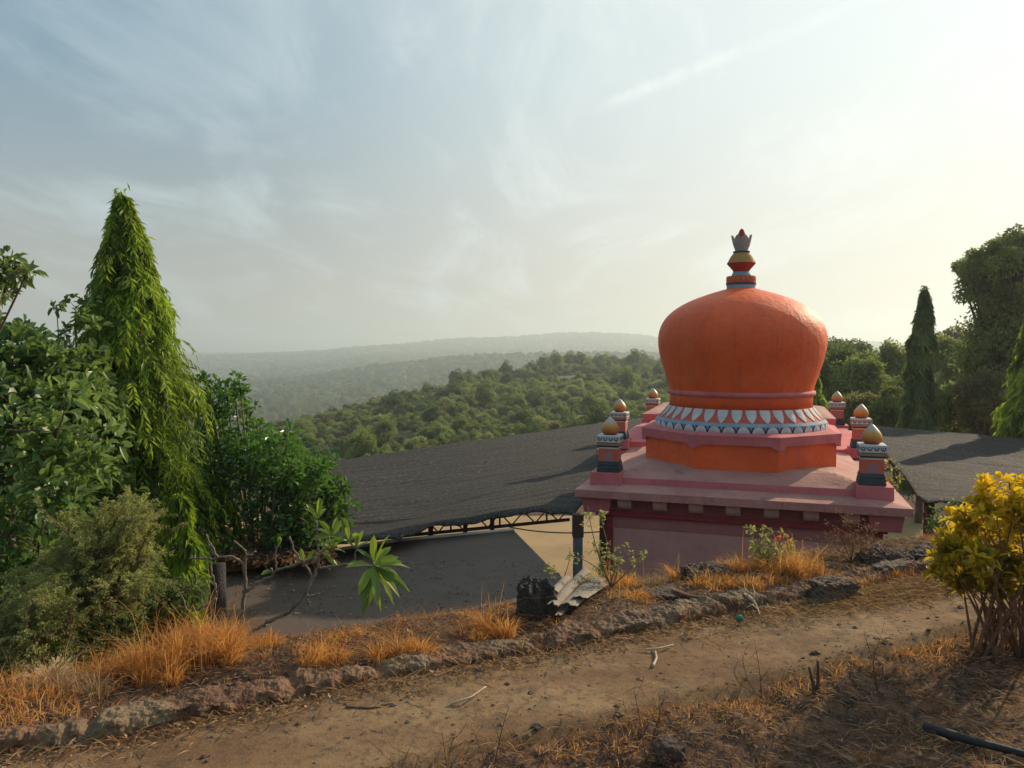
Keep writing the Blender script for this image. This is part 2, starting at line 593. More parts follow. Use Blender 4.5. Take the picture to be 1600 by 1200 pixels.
M['h_dark'] = hillmat('dark_hill_foliage', (0.0720, 0.1020, 0.0420), (0.1260, 0.1680, 0.0660), (0.2040, 0.2580, 0.1020))
M['h_mid'] = hillmat('green_hill_foliage', (0.1045, 0.1430, 0.0495), (0.1870, 0.2365, 0.0770), (0.2970, 0.3520, 0.1210))
M['h_pale'] = hillmat('pale_hill_foliage', (0.16, 0.19, 0.08), (0.26, 0.30, 0.12), (0.40, 0.42, 0.18))
M['h_brown'] = hillmat('brownish_hill_foliage', (0.1265, 0.1207, 0.0633), (0.1955, 0.1840, 0.0920), (0.2875, 0.2645, 0.1265))


def groundmat():
    m, nt, b = newmat('laterite_ground')
    g = N(nt, 'ShaderNodeNewGeometry')
    pos = g.outputs['Position']
    n1 = N(nt, 'ShaderNodeTexNoise', in_Scale=1.3, in_Detail=8.0, in_Roughness=0.65)
    L(nt, pos, n1.inputs['Vector'])
    n2 = N(nt, 'ShaderNodeTexNoise', in_Scale=16.0, in_Detail=8.0, in_Roughness=0.75)
    L(nt, pos, n2.inputs['Vector'])
    n3 = N(nt, 'ShaderNodeTexNoise', in_Scale=60.0, in_Detail=4.0, in_Roughness=0.7)
    L(nt, pos, n3.inputs['Vector'])
    c = mixc(nt, smooth(nt, n1.outputs[0], 0.38, 0.62), (0.085, 0.042, 0.028), (0.165, 0.09, 0.055))
    c = mixc(nt, smooth(nt, n2.outputs[0], 0.44, 0.58), c, (0.045, 0.030, 0.024))
    c = mixc(nt, smooth(nt, n3.outputs[0], 0.56, 0.72, 0, 0.6), c, (0.30, 0.19, 0.11))
    # far away: bare ochre-green hillside between the shrubs
    dl = vmth(nt, 'LENGTH', pos)
    nf = N(nt, 'ShaderNodeTexNoise', in_Scale=0.05, in_Detail=8.0, in_Roughness=0.65)
    L(nt, pos, nf.inputs['Vector'])
    fc = mixc(nt, smooth(nt, nf.outputs[0], 0.42, 0.62), (0.065, 0.072, 0.03), (0.14, 0.115, 0.055))
    c = mixc(nt, smooth(nt, dl, 25, 45), c, fc)
    L(nt, c, b.inputs['Base Color'])
    b.inputs['Roughness'].default_value = 0.95
    b.inputs['Specular IOR Level'].default_value = 0.2
    bp = N(nt, 'ShaderNodeBump', in_Strength=0.8, in_Distance=0.015)
    L(nt, mth(nt, 'ADD', n2.outputs[0], mth(nt, 'MULTIPLY', n3.outputs[0], 0.4)), bp.inputs['Height'])
    L(nt, bp.outputs[0], b.inputs['Normal'])
    return m


M['ground'] = groundmat()


def pathmat():
    m, nt, b = newmat('trodden_earth_path')
    g = N(nt, 'ShaderNodeNewGeometry')
    pos = g.outputs['Position']
    mpn = N(nt, 'ShaderNodeMapping')
    mpn.inputs['Rotation'].default_value = (0, 0, R(-26))
    mpn.inputs['Scale'].default_value = (0.6, 1.3, 1)
    L(nt, pos, mpn.inputs[0])
    n1 = N(nt, 'ShaderNodeTexNoise', in_Scale=1.6, in_Detail=8.0, in_Roughness=0.6)
    L(nt, mpn.outputs[0], n1.inputs['Vector'])
    n2 = N(nt, 'ShaderNodeTexNoise', in_Scale=22.0, in_Detail=8.0, in_Roughness=0.8)
    L(nt, pos, n2.inputs['Vector'])
    n3 = N(nt, 'ShaderNodeTexNoise', in_Scale=5.0, in_Detail=9.0, in_Roughness=0.78)
    L(nt, pos, n3.inputs['Vector'])
    v = N(nt, 'ShaderNodeTexVoronoi', in_Scale=70.0)
    L(nt, pos, v.inputs['Vector'])
    c = mixc(nt, smooth(nt, n1.outputs[0], 0.38, 0.62), (0.19, 0.105, 0.052), (0.28, 0.18, 0.095))
    c = mixc(nt, smooth(nt, n3.outputs[0], 0.47, 0.64, 0, 0.8), c, (0.125, 0.075, 0.043))
    c = mixc(nt, smooth(nt, n2.outputs[0], 0.50, 0.62, 0, 0.8), c, (0.10, 0.068, 0.045))
    c = mixc(nt, smooth(nt, v.outputs['Distance'], 0.12, 0.2, 0.5, 0.0), c, (0.42, 0.31, 0.2))
    L(nt, c, b.inputs['Base Color'])
    b.inputs['Roughness'].default_value = 0.95
    b.inputs['Specular IOR Level'].default_value = 0.2
    bp = N(nt, 'ShaderNodeBump', in_Strength=0.7, in_Distance=0.012)
    L(nt, mth(nt, 'ADD', n2.outputs[0], n3.outputs[0]), bp.inputs['Height'])
    L(nt, bp.outputs[0], b.inputs['Normal'])
    return m


M['path'] = pathmat()


def rockmat(name, c1, c2, c3, sc=9, bump=1.0, dist=0.02):
    m, nt, b = newmat(name)
    g = N(nt, 'ShaderNodeNewGeometry')
    pos = g.outputs['Position']
    n1 = N(nt, 'ShaderNodeTexNoise', in_Scale=sc, in_Detail=8.0, in_Roughness=0.7)
    L(nt, pos, n1.inputs['Vector'])
    n2 = N(nt, 'ShaderNodeTexNoise', in_Scale=sc * 0.3, in_Detail=4.0)
    L(nt, pos, n2.inputs['Vector'])
    v = N(nt, 'ShaderNodeTexVoronoi', in_Scale=sc * 5)
    L(nt, pos, v.inputs['Vector'])
    c = mixc(nt, smooth(nt, n1.outputs[0], 0.4, 0.6), c1, c2)
    c = mixc(nt, smooth(nt, n2.outputs[0], 0.45, 0.62), c, c3)
    c = mixc(nt, smooth(nt, v.outputs['Distance'], 0.1, 0.3, 0.6, 0), c, tuple(k * 0.35 for k in c1))
    L(nt, c, b.inputs['Base Color'])
    b.inputs['Roughness'].default_value = 0.95
    bp = N(nt, 'ShaderNodeBump', in_Strength=bump, in_Distance=dist)
    L(nt, mth(nt, 'ADD', n1.outputs[0], mth(nt, 'MULTIPLY', v.outputs['Distance'], 0.5)), bp.inputs['Height'])
    L(nt, bp.outputs[0], b.inputs['Normal'])
    return m


M['kerb'] = rockmat('laterite_kerb', (0.10, 0.045, 0.024), (0.185, 0.095, 0.05), (0.17, 0.115, 0.065))
M['rock'] = rockmat('dark_rock', (0.022, 0.02, 0.019), (0.05, 0.045, 0.04), (0.035, 0.03, 0.028), 12, 0.8)
M['block'] = rockmat('grey_brown_stone', (0.085, 0.052, 0.038), (0.15, 0.10, 0.07), (0.12, 0.09, 0.065), 10)
M['soilrock'] = rockmat('dark_soil_clod', (0.045, 0.03, 0.024), (0.10, 0.06, 0.045), (0.07, 0.045, 0.035), 10)


def netmat():
    m, nt, b = newmat('black_shade_net')
    t = N(nt, 'ShaderNodeTexCoord')
    mp1 = N(nt, 'ShaderNodeMapping')
    mp1.inputs['Scale'].default_value = (1.6, 30, 1)
    L(nt, t.outputs['UV'], mp1.inputs[0])
    n1 = N(nt, 'ShaderNodeTexNoise', in_Scale=2.2, in_Detail=8.0, in_Roughness=0.8, in_Distortion=0.25)
    L(nt, mp1.outputs[0], n1.inputs['Vector'])
    mp2 = N(nt, 'ShaderNodeMapping')
    mp2.inputs['Scale'].default_value = (22, 75, 1)
    L(nt, t.outputs['UV'], mp2.inputs[0])
    n2 = N(nt, 'ShaderNodeTexNoise', in_Scale=4.0, in_Detail=3.0, in_Roughness=0.8)
    L(nt, mp2.outputs[0], n2.inputs['Vector'])
    n3 = N(nt, 'ShaderNodeTexNoise', in_Scale=3.0, in_Detail=3.0)
    L(nt, t.outputs['UV'], n3.inputs['Vector'])
    c = mixc(nt, smooth(nt, n1.outputs[0], 0.35, 0.65), (0.006, 0.005, 0.005), (0.045, 0.041, 0.038))
    c = mixc(nt, smooth(nt, n2.outputs[0], 0.53, 0.60, 0, 0.9), c, (0.15, 0.14, 0.13))
    wv_ = N(nt, 'ShaderNodeTexWave', in_Scale=9.0, in_Distortion=2.5, in_Detail=3.0, bands_direction='Y')
    L(nt, t.outputs['UV'], wv_.inputs['Vector'])
    c = mixc(nt, smooth(nt, wv_.outputs[0], 0.75, 0.98, 0, 0.55), c, (0.012, 0.011, 0.011))
    c = mixc(nt, smooth(nt, n3.outputs[0], 0.45, 0.65, 0, 0.3), c, (0.03, 0.024, 0.021))
    L(nt, c, b.inputs['Base Color'])
    b.inputs['Roughness'].default_value = 0.8
    b.inputs['Specular IOR Level'].default_value = 0.2
    bp = N(nt, 'ShaderNodeBump', in_Strength=1.0, in_Distance=0.07)
    L(nt, mth(nt, 'ADD', n1.outputs[0], mth(nt, 'MULTIPLY', n2.outputs[0], 0.5)), bp.inputs['Height'])
    L(nt, bp.outputs[0], b.inputs['Normal'])
    return m


M['net'] = netmat()
M['slabroof'] = plaster('weathered_concrete', (0.092, 0.066, 0.050), (0.064, 0.046, 0.036), dirt=(0.15, 0.11, 0.08), dirt_amt=0.5, scale=0.9, bump=0.3, stain=(1.3, 0.52, 0.5, (0.075, 0.055, 0.045)))
M['court'] = plaster('ochre_courtyard', (0.36, 0.24, 0.11), (0.30, 0.19, 0.085), dirt=(0.2, 0.12, 0.06), dirt_amt=0.4, scale=0.8)
M['steel'] = plaster('rusty_brown_steel', (0.055, 0.03, 0.025), (0.08, 0.04, 0.03), dirt_amt=0.3, scale=8)
M['postgrey'] = plaster('grey_painted_steel', (0.14, 0.16, 0.18), (0.11, 0.12, 0.14), dirt_amt=0.4, scale=8)
def crack_overlay(m, sc, amt):
    nt = m.node_tree
    b = nt.nodes['Principled BSDF']
    t = N(nt, 'ShaderNodeTexCoord')
    nz = N(nt, 'ShaderNodeTexNoise', in_Scale=1.4, in_Detail=6.0)
    L(nt, t.outputs['Object'], nz.inputs['Vector'])
    ad = N(nt, 'ShaderNodeVectorMath', operation='MULTIPLY_ADD')
    L(nt, nz.outputs['Color'], ad.inputs[0])
    ad.inputs[1].default_value = (0.35, 0.35, 0.35)
    L(nt, t.outputs['Object'], ad.inputs[2])
    v = N(nt, 'ShaderNodeTexVoronoi', feature='DISTANCE_TO_EDGE', in_Scale=sc)
    L(nt, ad.outputs[0], v.inputs['Vector'])
    old = b.inputs['Base Color'].links[0].from_socket
    L(nt, mixc(nt, smooth(nt, v.outputs['Distance'], 0.0, 0.012, amt, 0.0), old, (0.03, 0.024, 0.02)), b.inputs['Base Color'])


crack_overlay(M['slabroof'], 0.55, 0.3)
crack_overlay(M['court'], 0.35, 0.25)
M['whitelip'] = plaster('pale_lip', (0.5, 0.48, 0.45), (0.4, 0.38, 0.35), dirt_amt=0.5, scale=3)
M['asbestos'] = plaster('weathered_cement_sheet', (0.24, 0.20, 0.15), (0.17, 0.14, 0.11), dirt_amt=0.6, scale=6)
M['pipe'] = plaster('black_rubber', (0.02, 0.02, 0.022), (0.03, 0.028, 0.028), dirt=(0.12, 0.09, 0.06), dirt_amt=0.6, scale=10)
M['greenplastic'] = plaster('green_plastic', (0.01, 0.16, 0.09), (0.01, 0.12, 0.07), dirt_amt=0.2, rough=0.3)

# ------------------------------------------------------------------ terrain
UD = np.array([0.898, 0.440])          # along the path
ND = np.array([-0.440, 0.898])         # across the path, away from the camera
N_IN, N_OUT, N_EDGE = 2.70, 3.47, 4.40
COURT = -3.9

_u = np.array([-600, 300, 450, 600, 750, 900, 1050, 1300, 1600, 2600], float)
_r = np.array([26, 60, 100, 140, 190, 240, 320, 500, 700, 900, 1200, 1700, 2300, 3500, 9000], float)
_y = np.array([
    [800, 800, 800, 800, 800, 800, 800, 800, 800, 800],
    [830, 820, 775, 742, 722, 706, 694, 650, 650, 650],
    [770, 745, 695, 672, 660, 650, 642, 630, 625, 625],
    [750, 720, 668, 640, 624, 614, 610, 615, 610, 610],
    [735, 715, 682, 648, 600, 588, 584, 590, 600, 600],
    [725, 720, 700, 672, 612, 579, 576, 580, 590, 590],
    [700, 700, 690, 670, 640, 605, 592, 588, 590, 590],
    [660, 660, 650, 640, 622, 610, 600, 592, 592, 592],
    [628, 625, 613, 600, 586, 582, 582, 582, 582, 582],
    [612, 609, 592, 575, 562, 560, 562, 572, 577, 577],
    [598, 594, 586, 580, 576, 576, 575, 573, 577, 577],
    [575, 570, 564, 556, 549, 545, 548, 552, 562, 562],
    [560, 557, 553, 542, 530, 521, 529, 538, 552, 552],
    [552, 551, 551, 548, 545, 545, 545, 547, 550, 550],
    [549, 549, 549, 549, 549, 549, 549, 549, 549, 549]], float)


def H(x, y, detail=True):
    x = np.asarray(x, float)
    y = np.asarray(y, float)
    r = np.hypot(x, y)
    az = np.arctan2(x, np.maximum(y, 1e-6))
    az = np.where(y <= 0, np.sign(x) * 1.5, az)
    u = 800 + 1200 * np.tan(np.clip(az, -0.86, 0.98))
    u = np.clip(u, -600, 2600)
    # bilinear in log r, smooth in u
    lr = np.log(np.clip(r, 26, 9000))
    lR = np.log(_r)
    i = np.clip(np.searchsorted(lR, lr) - 1, 0, len(lR) - 2)
    j = np.clip(np.searchsorted(_u, u) - 1, 0, len(_u) - 2)
    fr = np.clip((lr - lR[i]) / (lR[i + 1] - lR[i]), 0, 1)
    fu = np.clip((u - _u[j]) / (_u[j + 1] - _u[j]), 0, 1)
    fu = fu * fu * (3 - 2 * fu) * 0.5 + fu * 0.5
    fr = fr * fr * (3 - 2 * fr) * 0.5 + fr * 0.5
    Z = EYE - (_y - 545) / 1200.0 * _r[:, None]
    far = (Z[i, j] * (1 - fu) + Z[i, j + 1] * fu) * (1 - fr) + (Z[i + 1, j] * (1 - fu) + Z[i + 1, j + 1] * fu) * fr
    k = np.clip((r - 26) / 40, 0, 1)
    far = far + k * fbm(x / 40, y / 40, 3) * 1.6 * np.clip(r / 200, 0.3, 1) + np.clip((r - 300) / 500, 0, 1) * fbm(x / 260, y / 260, 3) * 9
    # near: shelf with the path, bank, drop to the courtyard
    n = x * ND[0] + y * ND[1]
    s = x * UD[0] + y * UD[1]
    edge = N_EDGE + 0.16 * vnoise(s * 1.1, 3.3) + 0.1 * vnoise(s * 3.7, 9.1)
    shelf = np.where(n > N_OUT, 0.04 - 0.09 * np.clip((n - 3.95) / 0.5, 0, 1), -0.02)
    inner = np.clip((N_IN - n) / 0.3, 0, 1)
    shelf = shelf + np.where(n < N_IN, 0.02 - 0.10 * np.exp(-((n - 2.25) / 0.28) ** 2), 0)
    if detail:
        amp = np.where((n > N_OUT) | (n < N_IN), 1.0, 0.15)
        shelf = shelf + amp * (0.055 * fbm(x * 1.7, y * 1.7, 4, 0.55) + 0.02 * fbm(x * 14, y * 14, 3, 0.6))
    mound = 0.03 * np.exp(-(((s - 6.0) / 1.2) ** 2 + ((n - 4.2) / 0.45) ** 2))
    shelf = shelf + mound
    d = np.clip((n - edge) / 0.9, 0, 1)
    d = d * d * (3 - 2 * d)
    drop = np.where(r < 26, COURT, far)
    kk = np.clip((r - 26) / 8, 0, 1)
    low = COURT * (1 - kk) + far * kk
    z = shelf * (1 - d) + low * d
    return z


def terrain():
    g = Geo()
    ang = np.concatenate([np.linspace(-math.pi, -0.72, 40, endpoint=False), np.linspace(-0.72, 0.72, 420, endpoint=False), np.linspace(0.72, math.pi, 40, endpoint=False)])
    rr = [0.3, 1.0, 1.8, 2.4]
    while rr[-1] < 8:
        rr.append(rr[-1] + 0.026)
    while rr[-1] < 12000:
        rr.append(rr[-1] * 1.028)
    rr = np.array(rr)
    A, Rr = np.meshgrid(ang, rr)
    X = Rr * np.sin(A)
    Y = Rr * np.cos(A)
    Z = H(X, Y)
    V = np.stack([X, Y, Z], -1).reshape(-1, 3)
    V = np.concatenate([V, [[0, 0, float(H(0, 0.01))]]])
    nr, na = X.shape
    idx = np.arange(nr * na).reshape(nr, na)
    a = idx[:-1, :]
    b = np.roll(idx, -1, axis=1)[:-1, :]
    c = np.roll(idx, -1, axis=1)[1:, :]
    d = idx[1:, :]
    T = np.concatenate([np.stack([a, b, c], -1).reshape(-1, 3), np.stack([a, c, d], -1).reshape(-1, 3)])[:, ::-1]
    t0 = np.stack([np.full(na, nr * na), idx[0], np.roll(idx[0], -1)], -1)[:, ::-1]
    g.add(V, np.concatenate([T, t0]))
    o = g.build('ground', M['ground'], smoothed=True)
    put(o, kind='structure')


terrain()


def strip_grid(name, n0, n1, s0, s1, dn, ds, zf, mat, kind='structure'):
    g = Geo()
    ns = np.arange(n0, n1 + 1e-6, dn)
    ss = np.arange(s0, s1 + 1e-6, ds)
    S, Nn = np.meshgrid(ss, ns)
    e = np.zeros_like(Nn)
    e[0] = 0.10 * vnoise(ss * 2.3, 5.5) + 0.06 * vnoise(ss * 7, 1.5)
    e[-1] = 0.05 * vnoise(ss * 2.9, 8.5)
    Nn = Nn + e
    X = S * UD[0] + Nn * ND[0]
    Y = S * UD[1] + Nn * ND[1]
    Z = zf(X, Y, S, Nn)
    V = np.stack([X, Y, Z], -1).reshape(-1, 3)
    a_, b_ = X.shape
    idx = np.arange(a_ * b_).reshape(a_, b_)
    a = idx[:-1, :-1]
    b = idx[:-1, 1:]
    c = idx[1:, 1:]
    d = idx[1:, :-1]
    T = np.concatenate([np.stack([a, b, c], -1).reshape(-1, 3), np.stack([a, c, d], -1).reshape(-1, 3)])
    g.add(V, T)
    o = g.build(name, mat, smoothed=True)
    put(o, kind=kind)
    return o


def path_z(X, Y, S, Nn):
    edge = np.minimum(np.clip((Nn - N_IN + 0.02) / 0.08, 0, 1), 1)
    return (0.028 + 0.02 * fbm(X * 1.5, Y * 1.5, 3) + 0.006 * fbm(X * 12, Y * 12, 3, 0.6)) * edge - 0.05 * (1 - edge)


strip_grid('path', N_IN - 0.03, N_OUT + 0.1, -3.2, 9.0, 0.02, 0.02, path_z, M['path'])

# courtyard floor, far below beyond the roofs
g = Geo()
cz = COURT + 0.02
g.quads([(-9, 9.4, cz), (24, 9.4, cz), (24, 25, cz), (-9, 25, cz)], [(0, 1, 2, 3)])
o = g.build('courtyard_pavement', M['court'])
put(o, kind='structure')

# ------------------------------------------------------------------ temple
PHI = math.atan2(-1.216, 3.68)
e1 = np.array([math.cos(PHI), math.sin(PHI)])
e2 = np.array([-math.sin(PHI), math.cos(PHI)])
tc0 = -0.35 * e1 + 11.42 * e2
temple = empty('domed_temple', (tc0[0], tc0[1], COURT), 'pink and orange painted temple roof with bulbous orange dome, beside the black net canopies', 'temple', rz=PHI)
TO = (0, 0, COURT)


def tpart(g, name, mat, parent=temple, sm=False, off=TO, label=None):
    o = g.build(name, mat, parent, off, smoothed=sm)
    if label:
        o['label'] = label
    return o


def sq(g, h0, z0, h1, z1, mat=0, cx=0, cy=0, hy0=None, hy1=None, caps=True):
    """square frustum"""
    hy0 = h0 if hy0 is None else hy0
    hy1 = h1 if hy1 is None else hy1
    V = [(cx - h0, cy - hy0, z0), (cx + h0, cy - hy0, z0), (cx + h0, cy + hy0, z0), (cx - h0, cy + hy0, z0),
         (cx - h1, cy - hy1, z1), (cx + h1, cy - hy1, z1), (cx + h1, cy + hy1, z1), (cx - h1, cy + hy1, z1)]
    Q = [(0, 1, 5, 4), (1, 2, 6, 5), (2, 3, 7, 6), (3, 0, 4, 7)]
    if caps:
        Q += [(3, 2, 1, 0), (4, 5, 6, 7)]
    g.quads(V, Q, mat)


# walls of the shrine
g = Geo()
box(g, -1.64, 1.64, -1.64, 1.9, COURT, -0.70)
tpart(g, 'wall', M['wall'])
g = Geo()
box(g, -1.655, 1.655, -1.655, 1.88, -0.70, -0.55)
tpart(g, 'wall_band', M['wallband'])
for sx in (-1, 1):
    for sy in (-1, 1):
        g = Geo()
        x0 = 1.50
        box(g, *(sorted((sx * x0, sx * 1.675))), *(sorted((sy * 1.50, sy * 1.675))), COURT, -0.545, bev=0.006)
        tpart(g, 'pilaster', M['maroon'])
g = Geo()
box(g, -1.72, 1.72, -1.72, 1.9, -0.545, -0.475, bev=0.008)
tpart(g, 'cornice_trim', M['maroon'])
g = Geo()
box(g, -1.70, 1.70, -1.70, 1.9, -0.475, -0.285)
tpart(g, 'frieze', M['recess'])
for sx in (-1, 1):
    for sy in (-1, 1):
        g = Geo()
        sq(g, 0.16, -0.49, 0.19, -0.286, cx=sx * 1.68, cy=sy * 1.68)
        tpart(g, 'corner_block', M['band'])
cb = Geo()


def corbel_geo():
    g = Geo()
    pr = [(0, -0.288), (0.16, -0.288), (0.165, -0.33), (0.155, -0.38), (0.13, -0.415), (0.09, -0.43), (0, -0.43)]
    V = []
    for x in (-0.085, 0.085):
        V += [(x, -d, z) for d, z in pr]
    k = len(pr)
    Q = [(i, (i + 1) % k, k + (i + 1) % k, k + i) for i in range(k)]
    Q += [tuple(range(k - 1, -1, -1)), tuple(range(k, 2 * k))]
    g.quads(V, Q)
    return g


cg = corbel_geo()
c0 = cg.build('corbel', M['corbel'], temple, (0, 0, -0.36))
c0.location = (0, 0, 0)
first = True
for side in range(4):
    for k in range(7):
        if side == 2:
            continue
        c = c0 if first else c0.copy()
        if not first:
            col.objects.link(c)
        first = False
        a = side * math.pi / 2
        lx = -1.32 + 0.44 * k
        c.location = (math.cos(a) * lx + math.sin(a) * 1.70, math.sin(a) * lx - math.cos(a) * 1.70, -0.36 - COURT)
        c.rotation_euler = (0, 0, a)

# roof slab with its sloping lip and raised inner roof
g = Geo()
H1 = 1.94
sq(g, H1, -0.285, H1, -0.19, caps=True)
rs = g
tpart(g, 'roof_slab', M['pink'])
g = Geo()
sq(g, 1.932, -0.1895, 1.64, -0.145, caps=False)
sq(g, 1.62, -0.15, 1.61, -0.06, caps=False, mat=1)
# inner roof surface, gently rising to the drum, uneven
n_ = 40
gx = np.linspace(-1.61, 1.61, n_)
X, Y = np.meshgrid(gx, gx)
Zr = -0.06 + 0.125 * np.clip((1.61 - np.maximum(abs(X), abs(Y))) / 0.45, 0, 1) + 0.006 * fbm(X * 3, Y * 3, 3)
Zr[0] = Zr[-1] = -0.06
Zr[:, 0] = Zr[:, -1] = -0.06
V = np.stack([X, Y, Zr], -1).reshape(-1, 3)
idx = np.arange(n_ * n_).reshape(n_, n_)
T = np.concatenate([np.stack([idx[:-1, :-1], idx[:-1, 1:], idx[1:, 1:]], -1).reshape(-1, 3), np.stack([idx[:-1, :-1], idx[1:, 1:], idx[1:, :-1]], -1).reshape(-1, 3)])
g.add(V, T)
# small flat shelf closing the top of the lip
sq(g, 1.64, -0.1455, 1.60, -0.143, caps=True)
tpart(g, 'roof_surface', [M['pinktop'], M['band']])


# octagonal drum
def octa(h):
    t = h * math.tan(math.pi / 8)
    return [(-t, -h), (t, -h), (h, -t), (h, t), (t, h), (-t, h), (-h, t), (-h, -t)]


def oprism(g, h0, z0, h1, z1, mat=0):
    V = [(x, y, z0) for x, y in octa(h0)] + [(x, y, z1) for x, y in octa(h1)]
    Q = [(i, (i + 1) % 8, 8 + (i + 1) % 8, 8 + i) for i in range(8)]
    Q += [tuple(range(7, -1, -1)), tuple(range(8, 16))]
    g.quads(V, Q, mat)


g = Geo()
oprism(g, 1.25, 0.0, 1.25, 0.372)
tpart(g, 'octagonal_drum', M['orange'])
g = Geo()
oprism(g, 1.30, 0.37, 1.31, 0.49)
oprism(g, 1.308, 0.4895, 1.20, 0.515)
# little ogee tongues hanging below the slab at each corner
for i, (x, y) in enumerate(octa(1.302)):
    for j in (i - 1, (i + 1) % 8):
        x2, y2 = octa(1.302)[j]
        d = Vector((x2 - x, y2 - y)).normalized()
        nv = Vector((x + x2, y + y2)).normalized()
        prof = [(0.0, 0.371), (0.0, 0.325), (0.035, 0.322), (0.06, 0.34), (0.085, 0.342), (0.10, 0.371)]
        V = []
        for o_ in (0.0, -0.05):
            V += [(x + d.x * a + nv.x * o_, y + d.y * a + nv.y * o_, z) for a, z in prof]
        k = len(prof)
        Q = [(q, (q + 1) % k, k + (q + 1) % k, k + q) for q in range(k)] + [tuple(range(k - 1, -1, -1)), tuple(range(k, 2 * k))]
        g.quads(V, Q)
tpart(g, 'drum_slab', M['band'])

# petal skirt
SK = [(1.165, 0.512), (1.165, 0.60), (1.125, 0.635), (1.03, 0.735), (0.985, 0.80)]


def sk_r(z):
    zs = [p[1] for p in SK]
    rsk = [p[0] for p in SK]
    return float(np.interp(z, zs, rsk))


g = Geo()
lathe(g, SK, 96)
tpart(g, 'petal_skirt', M['coral'], sm=False)
g = Geo()
# pale blue belt behind the lower scallops
lathe(g, [(1.168, 0.513), (1.169, 0.60), (1.130, 0.635), (1.10, 0.634)], 96, mat=1, capb=False)


def patchpoly(g, outline, th0, lift, mat):
    """outline [(angle offset in metres, z)] wrapped on the skirt"""
    n = len(outline)
    V = []
    for off in (lift, -0.004):
        for a, z in outline:
            r = sk_r(z) + off
            th = th0 + a / 1.08
            V.append((r * math.cos(th), r * math.sin(th), z))
    cz = sum(z for a, z in outline) / n
    r = sk_r(cz) + lift * 1.6
    V.append((r * math.cos(th0), r * math.sin(th0), cz))
    T = []
    for i in range(n):
        j = (i + 1) % n
        T.append((2 * n, i, j))
        T += [(i, n + i, n + j), (i, n + j, j)]
    g.add(V, T, mat)


NP = 36
for k in range(NP):
    th = 2 * math.pi * k / NP
    for lift, sc, mt in ((0.004, 1.0, 2), (0.010, 0.80, 0)):
        pts = []
        for q in range(9):
            t = q / 8
            wd = 0.088 * sc * (math.sin(math.pi * min(1, 0.42 + 0.58 * t)) ** 0.8) if t < 1 else 0
            z = 0.797 - t * (0.172 if sc == 1.0 else 0.162)
            pts.append((wd, z))
        out = pts + [(-a, z) for a, z in pts[-2::-1]]
        patchpoly(g, out, th, lift, mt)
NL = 40
for k in range(NL):
    th = 2 * math.pi * (k + 0.5) / NL
    for lift, sc, mt in ((0.004, 1.0, 3), (0.011, 0.80, 0)):
        pts = []
        for q in range(8):
            t = q / 7
            z = 0.514 + t * (0.107 if sc == 1 else 0.082)
            pts.append((0.086 * sc * math.sqrt(max(0, 1 - t ** 2.2)) if t < 1 else 0, z))
        out = pts + [(-a, z) for a, z in pts[-2::-1]]
        patchpoly(g, out, th, lift, mt)
tpart(g, 'painted_petals', [M['white'], M['paleblue'], M['band'], M['navy']])

# neck, ring and dome
g = Geo()
lathe(g, [(0.978, 0.79), (0.978, 0.93), (0.985, 1.02)], 96)
tpart(g, 'dome_neck', M['orange'], sm=True)
g = Geo()
lathe(g, [(0.985, 0.955), (1.012, 0.965), (1.018, 0.99), (1.012, 1.015), (0.985, 1.025)], 96)
tpart(g, 'neck_ring', M['band'], sm=True)
prof = []
dz = [(0.978, 1.005), (0.992, 1.06), (1.022, 1.16), (1.058, 1.28), (1.098, 1.41), (1.13, 1.53), (1.148, 1.64), (1.152, 1.74), (1.137, 1.85), (1.10, 1.95),
      (1.04, 2.045), (0.955, 2.13), (0.85, 2.205), (0.73, 2.27), (0.60, 2.325), (0.47, 2.37), (0.34, 2.41), (0.25, 2.435), (0.16, 2.46), (0.02, 2.465)]
# refine
zz_ = np.array([p[1] for p in dz])
rr_ = np.array([p[0] for p in dz])
arc = np.concatenate([[0], np.cumsum(np.hypot(np.diff(zz_), np.diff(rr_)))])
tt = np.linspace(0, arc[-1], 70)


def catmull(xs, ys, x):
    m = np.gradient(ys, xs)
    i = np.clip(np.searchsorted(xs, x) - 1, 0, len(xs) - 2)
    h = xs[i + 1] - xs[i]
    t = (x - xs[i]) / h
    return (2 * t ** 3 - 3 * t ** 2 + 1) * ys[i] + (t ** 3 - 2 * t ** 2 + t) * h * m[i] + (-2 * t ** 3 + 3 * t ** 2) * ys[i + 1] + (t ** 3 - t ** 2) * h * m[i + 1]


g = Geo()
seg = 128
th = np.linspace(0, 2 * np.pi, seg, endpoint=False)
rv = catmull(arc, rr_, tt)
zv = catmull(arc, zz_, tt)
TH, RV = np.meshgrid(th, rv)
_, ZV = np.meshgrid(th, zv)
un = 1 + 0.006 * fbm(np.cos(TH) * 2.2 + 5, ZV * 2.2 + np.sin(TH) * 2.2 + 5, 3) + 0.004 * fbm(np.cos(TH) * 6 + 9, ZV * 6 + np.sin(TH) * 6 + 15, 2)
V = np.stack([RV * un * np.cos(TH), RV * un * np.sin(TH), ZV], -1).reshape(-1, 3)
idx = np.arange(70 * seg).reshape(70, seg)
a, b, c, d = idx[:-1], np.roll(idx, -1, 1)[:-1], np.roll(idx, -1, 1)[1:], idx[1:]
T = np.concatenate([np.stack([a, b, c], -1).reshape(-1, 3), np.stack([a, c, d], -1).reshape(-1, 3)])
top = 69 * seg
T = np.concatenate([T, [(top, top + i, top + i + 1) for i in range(1, seg - 1)]])
g.add(V, T)
dome = tpart(g, 'dome', M['orange'], sm=True)

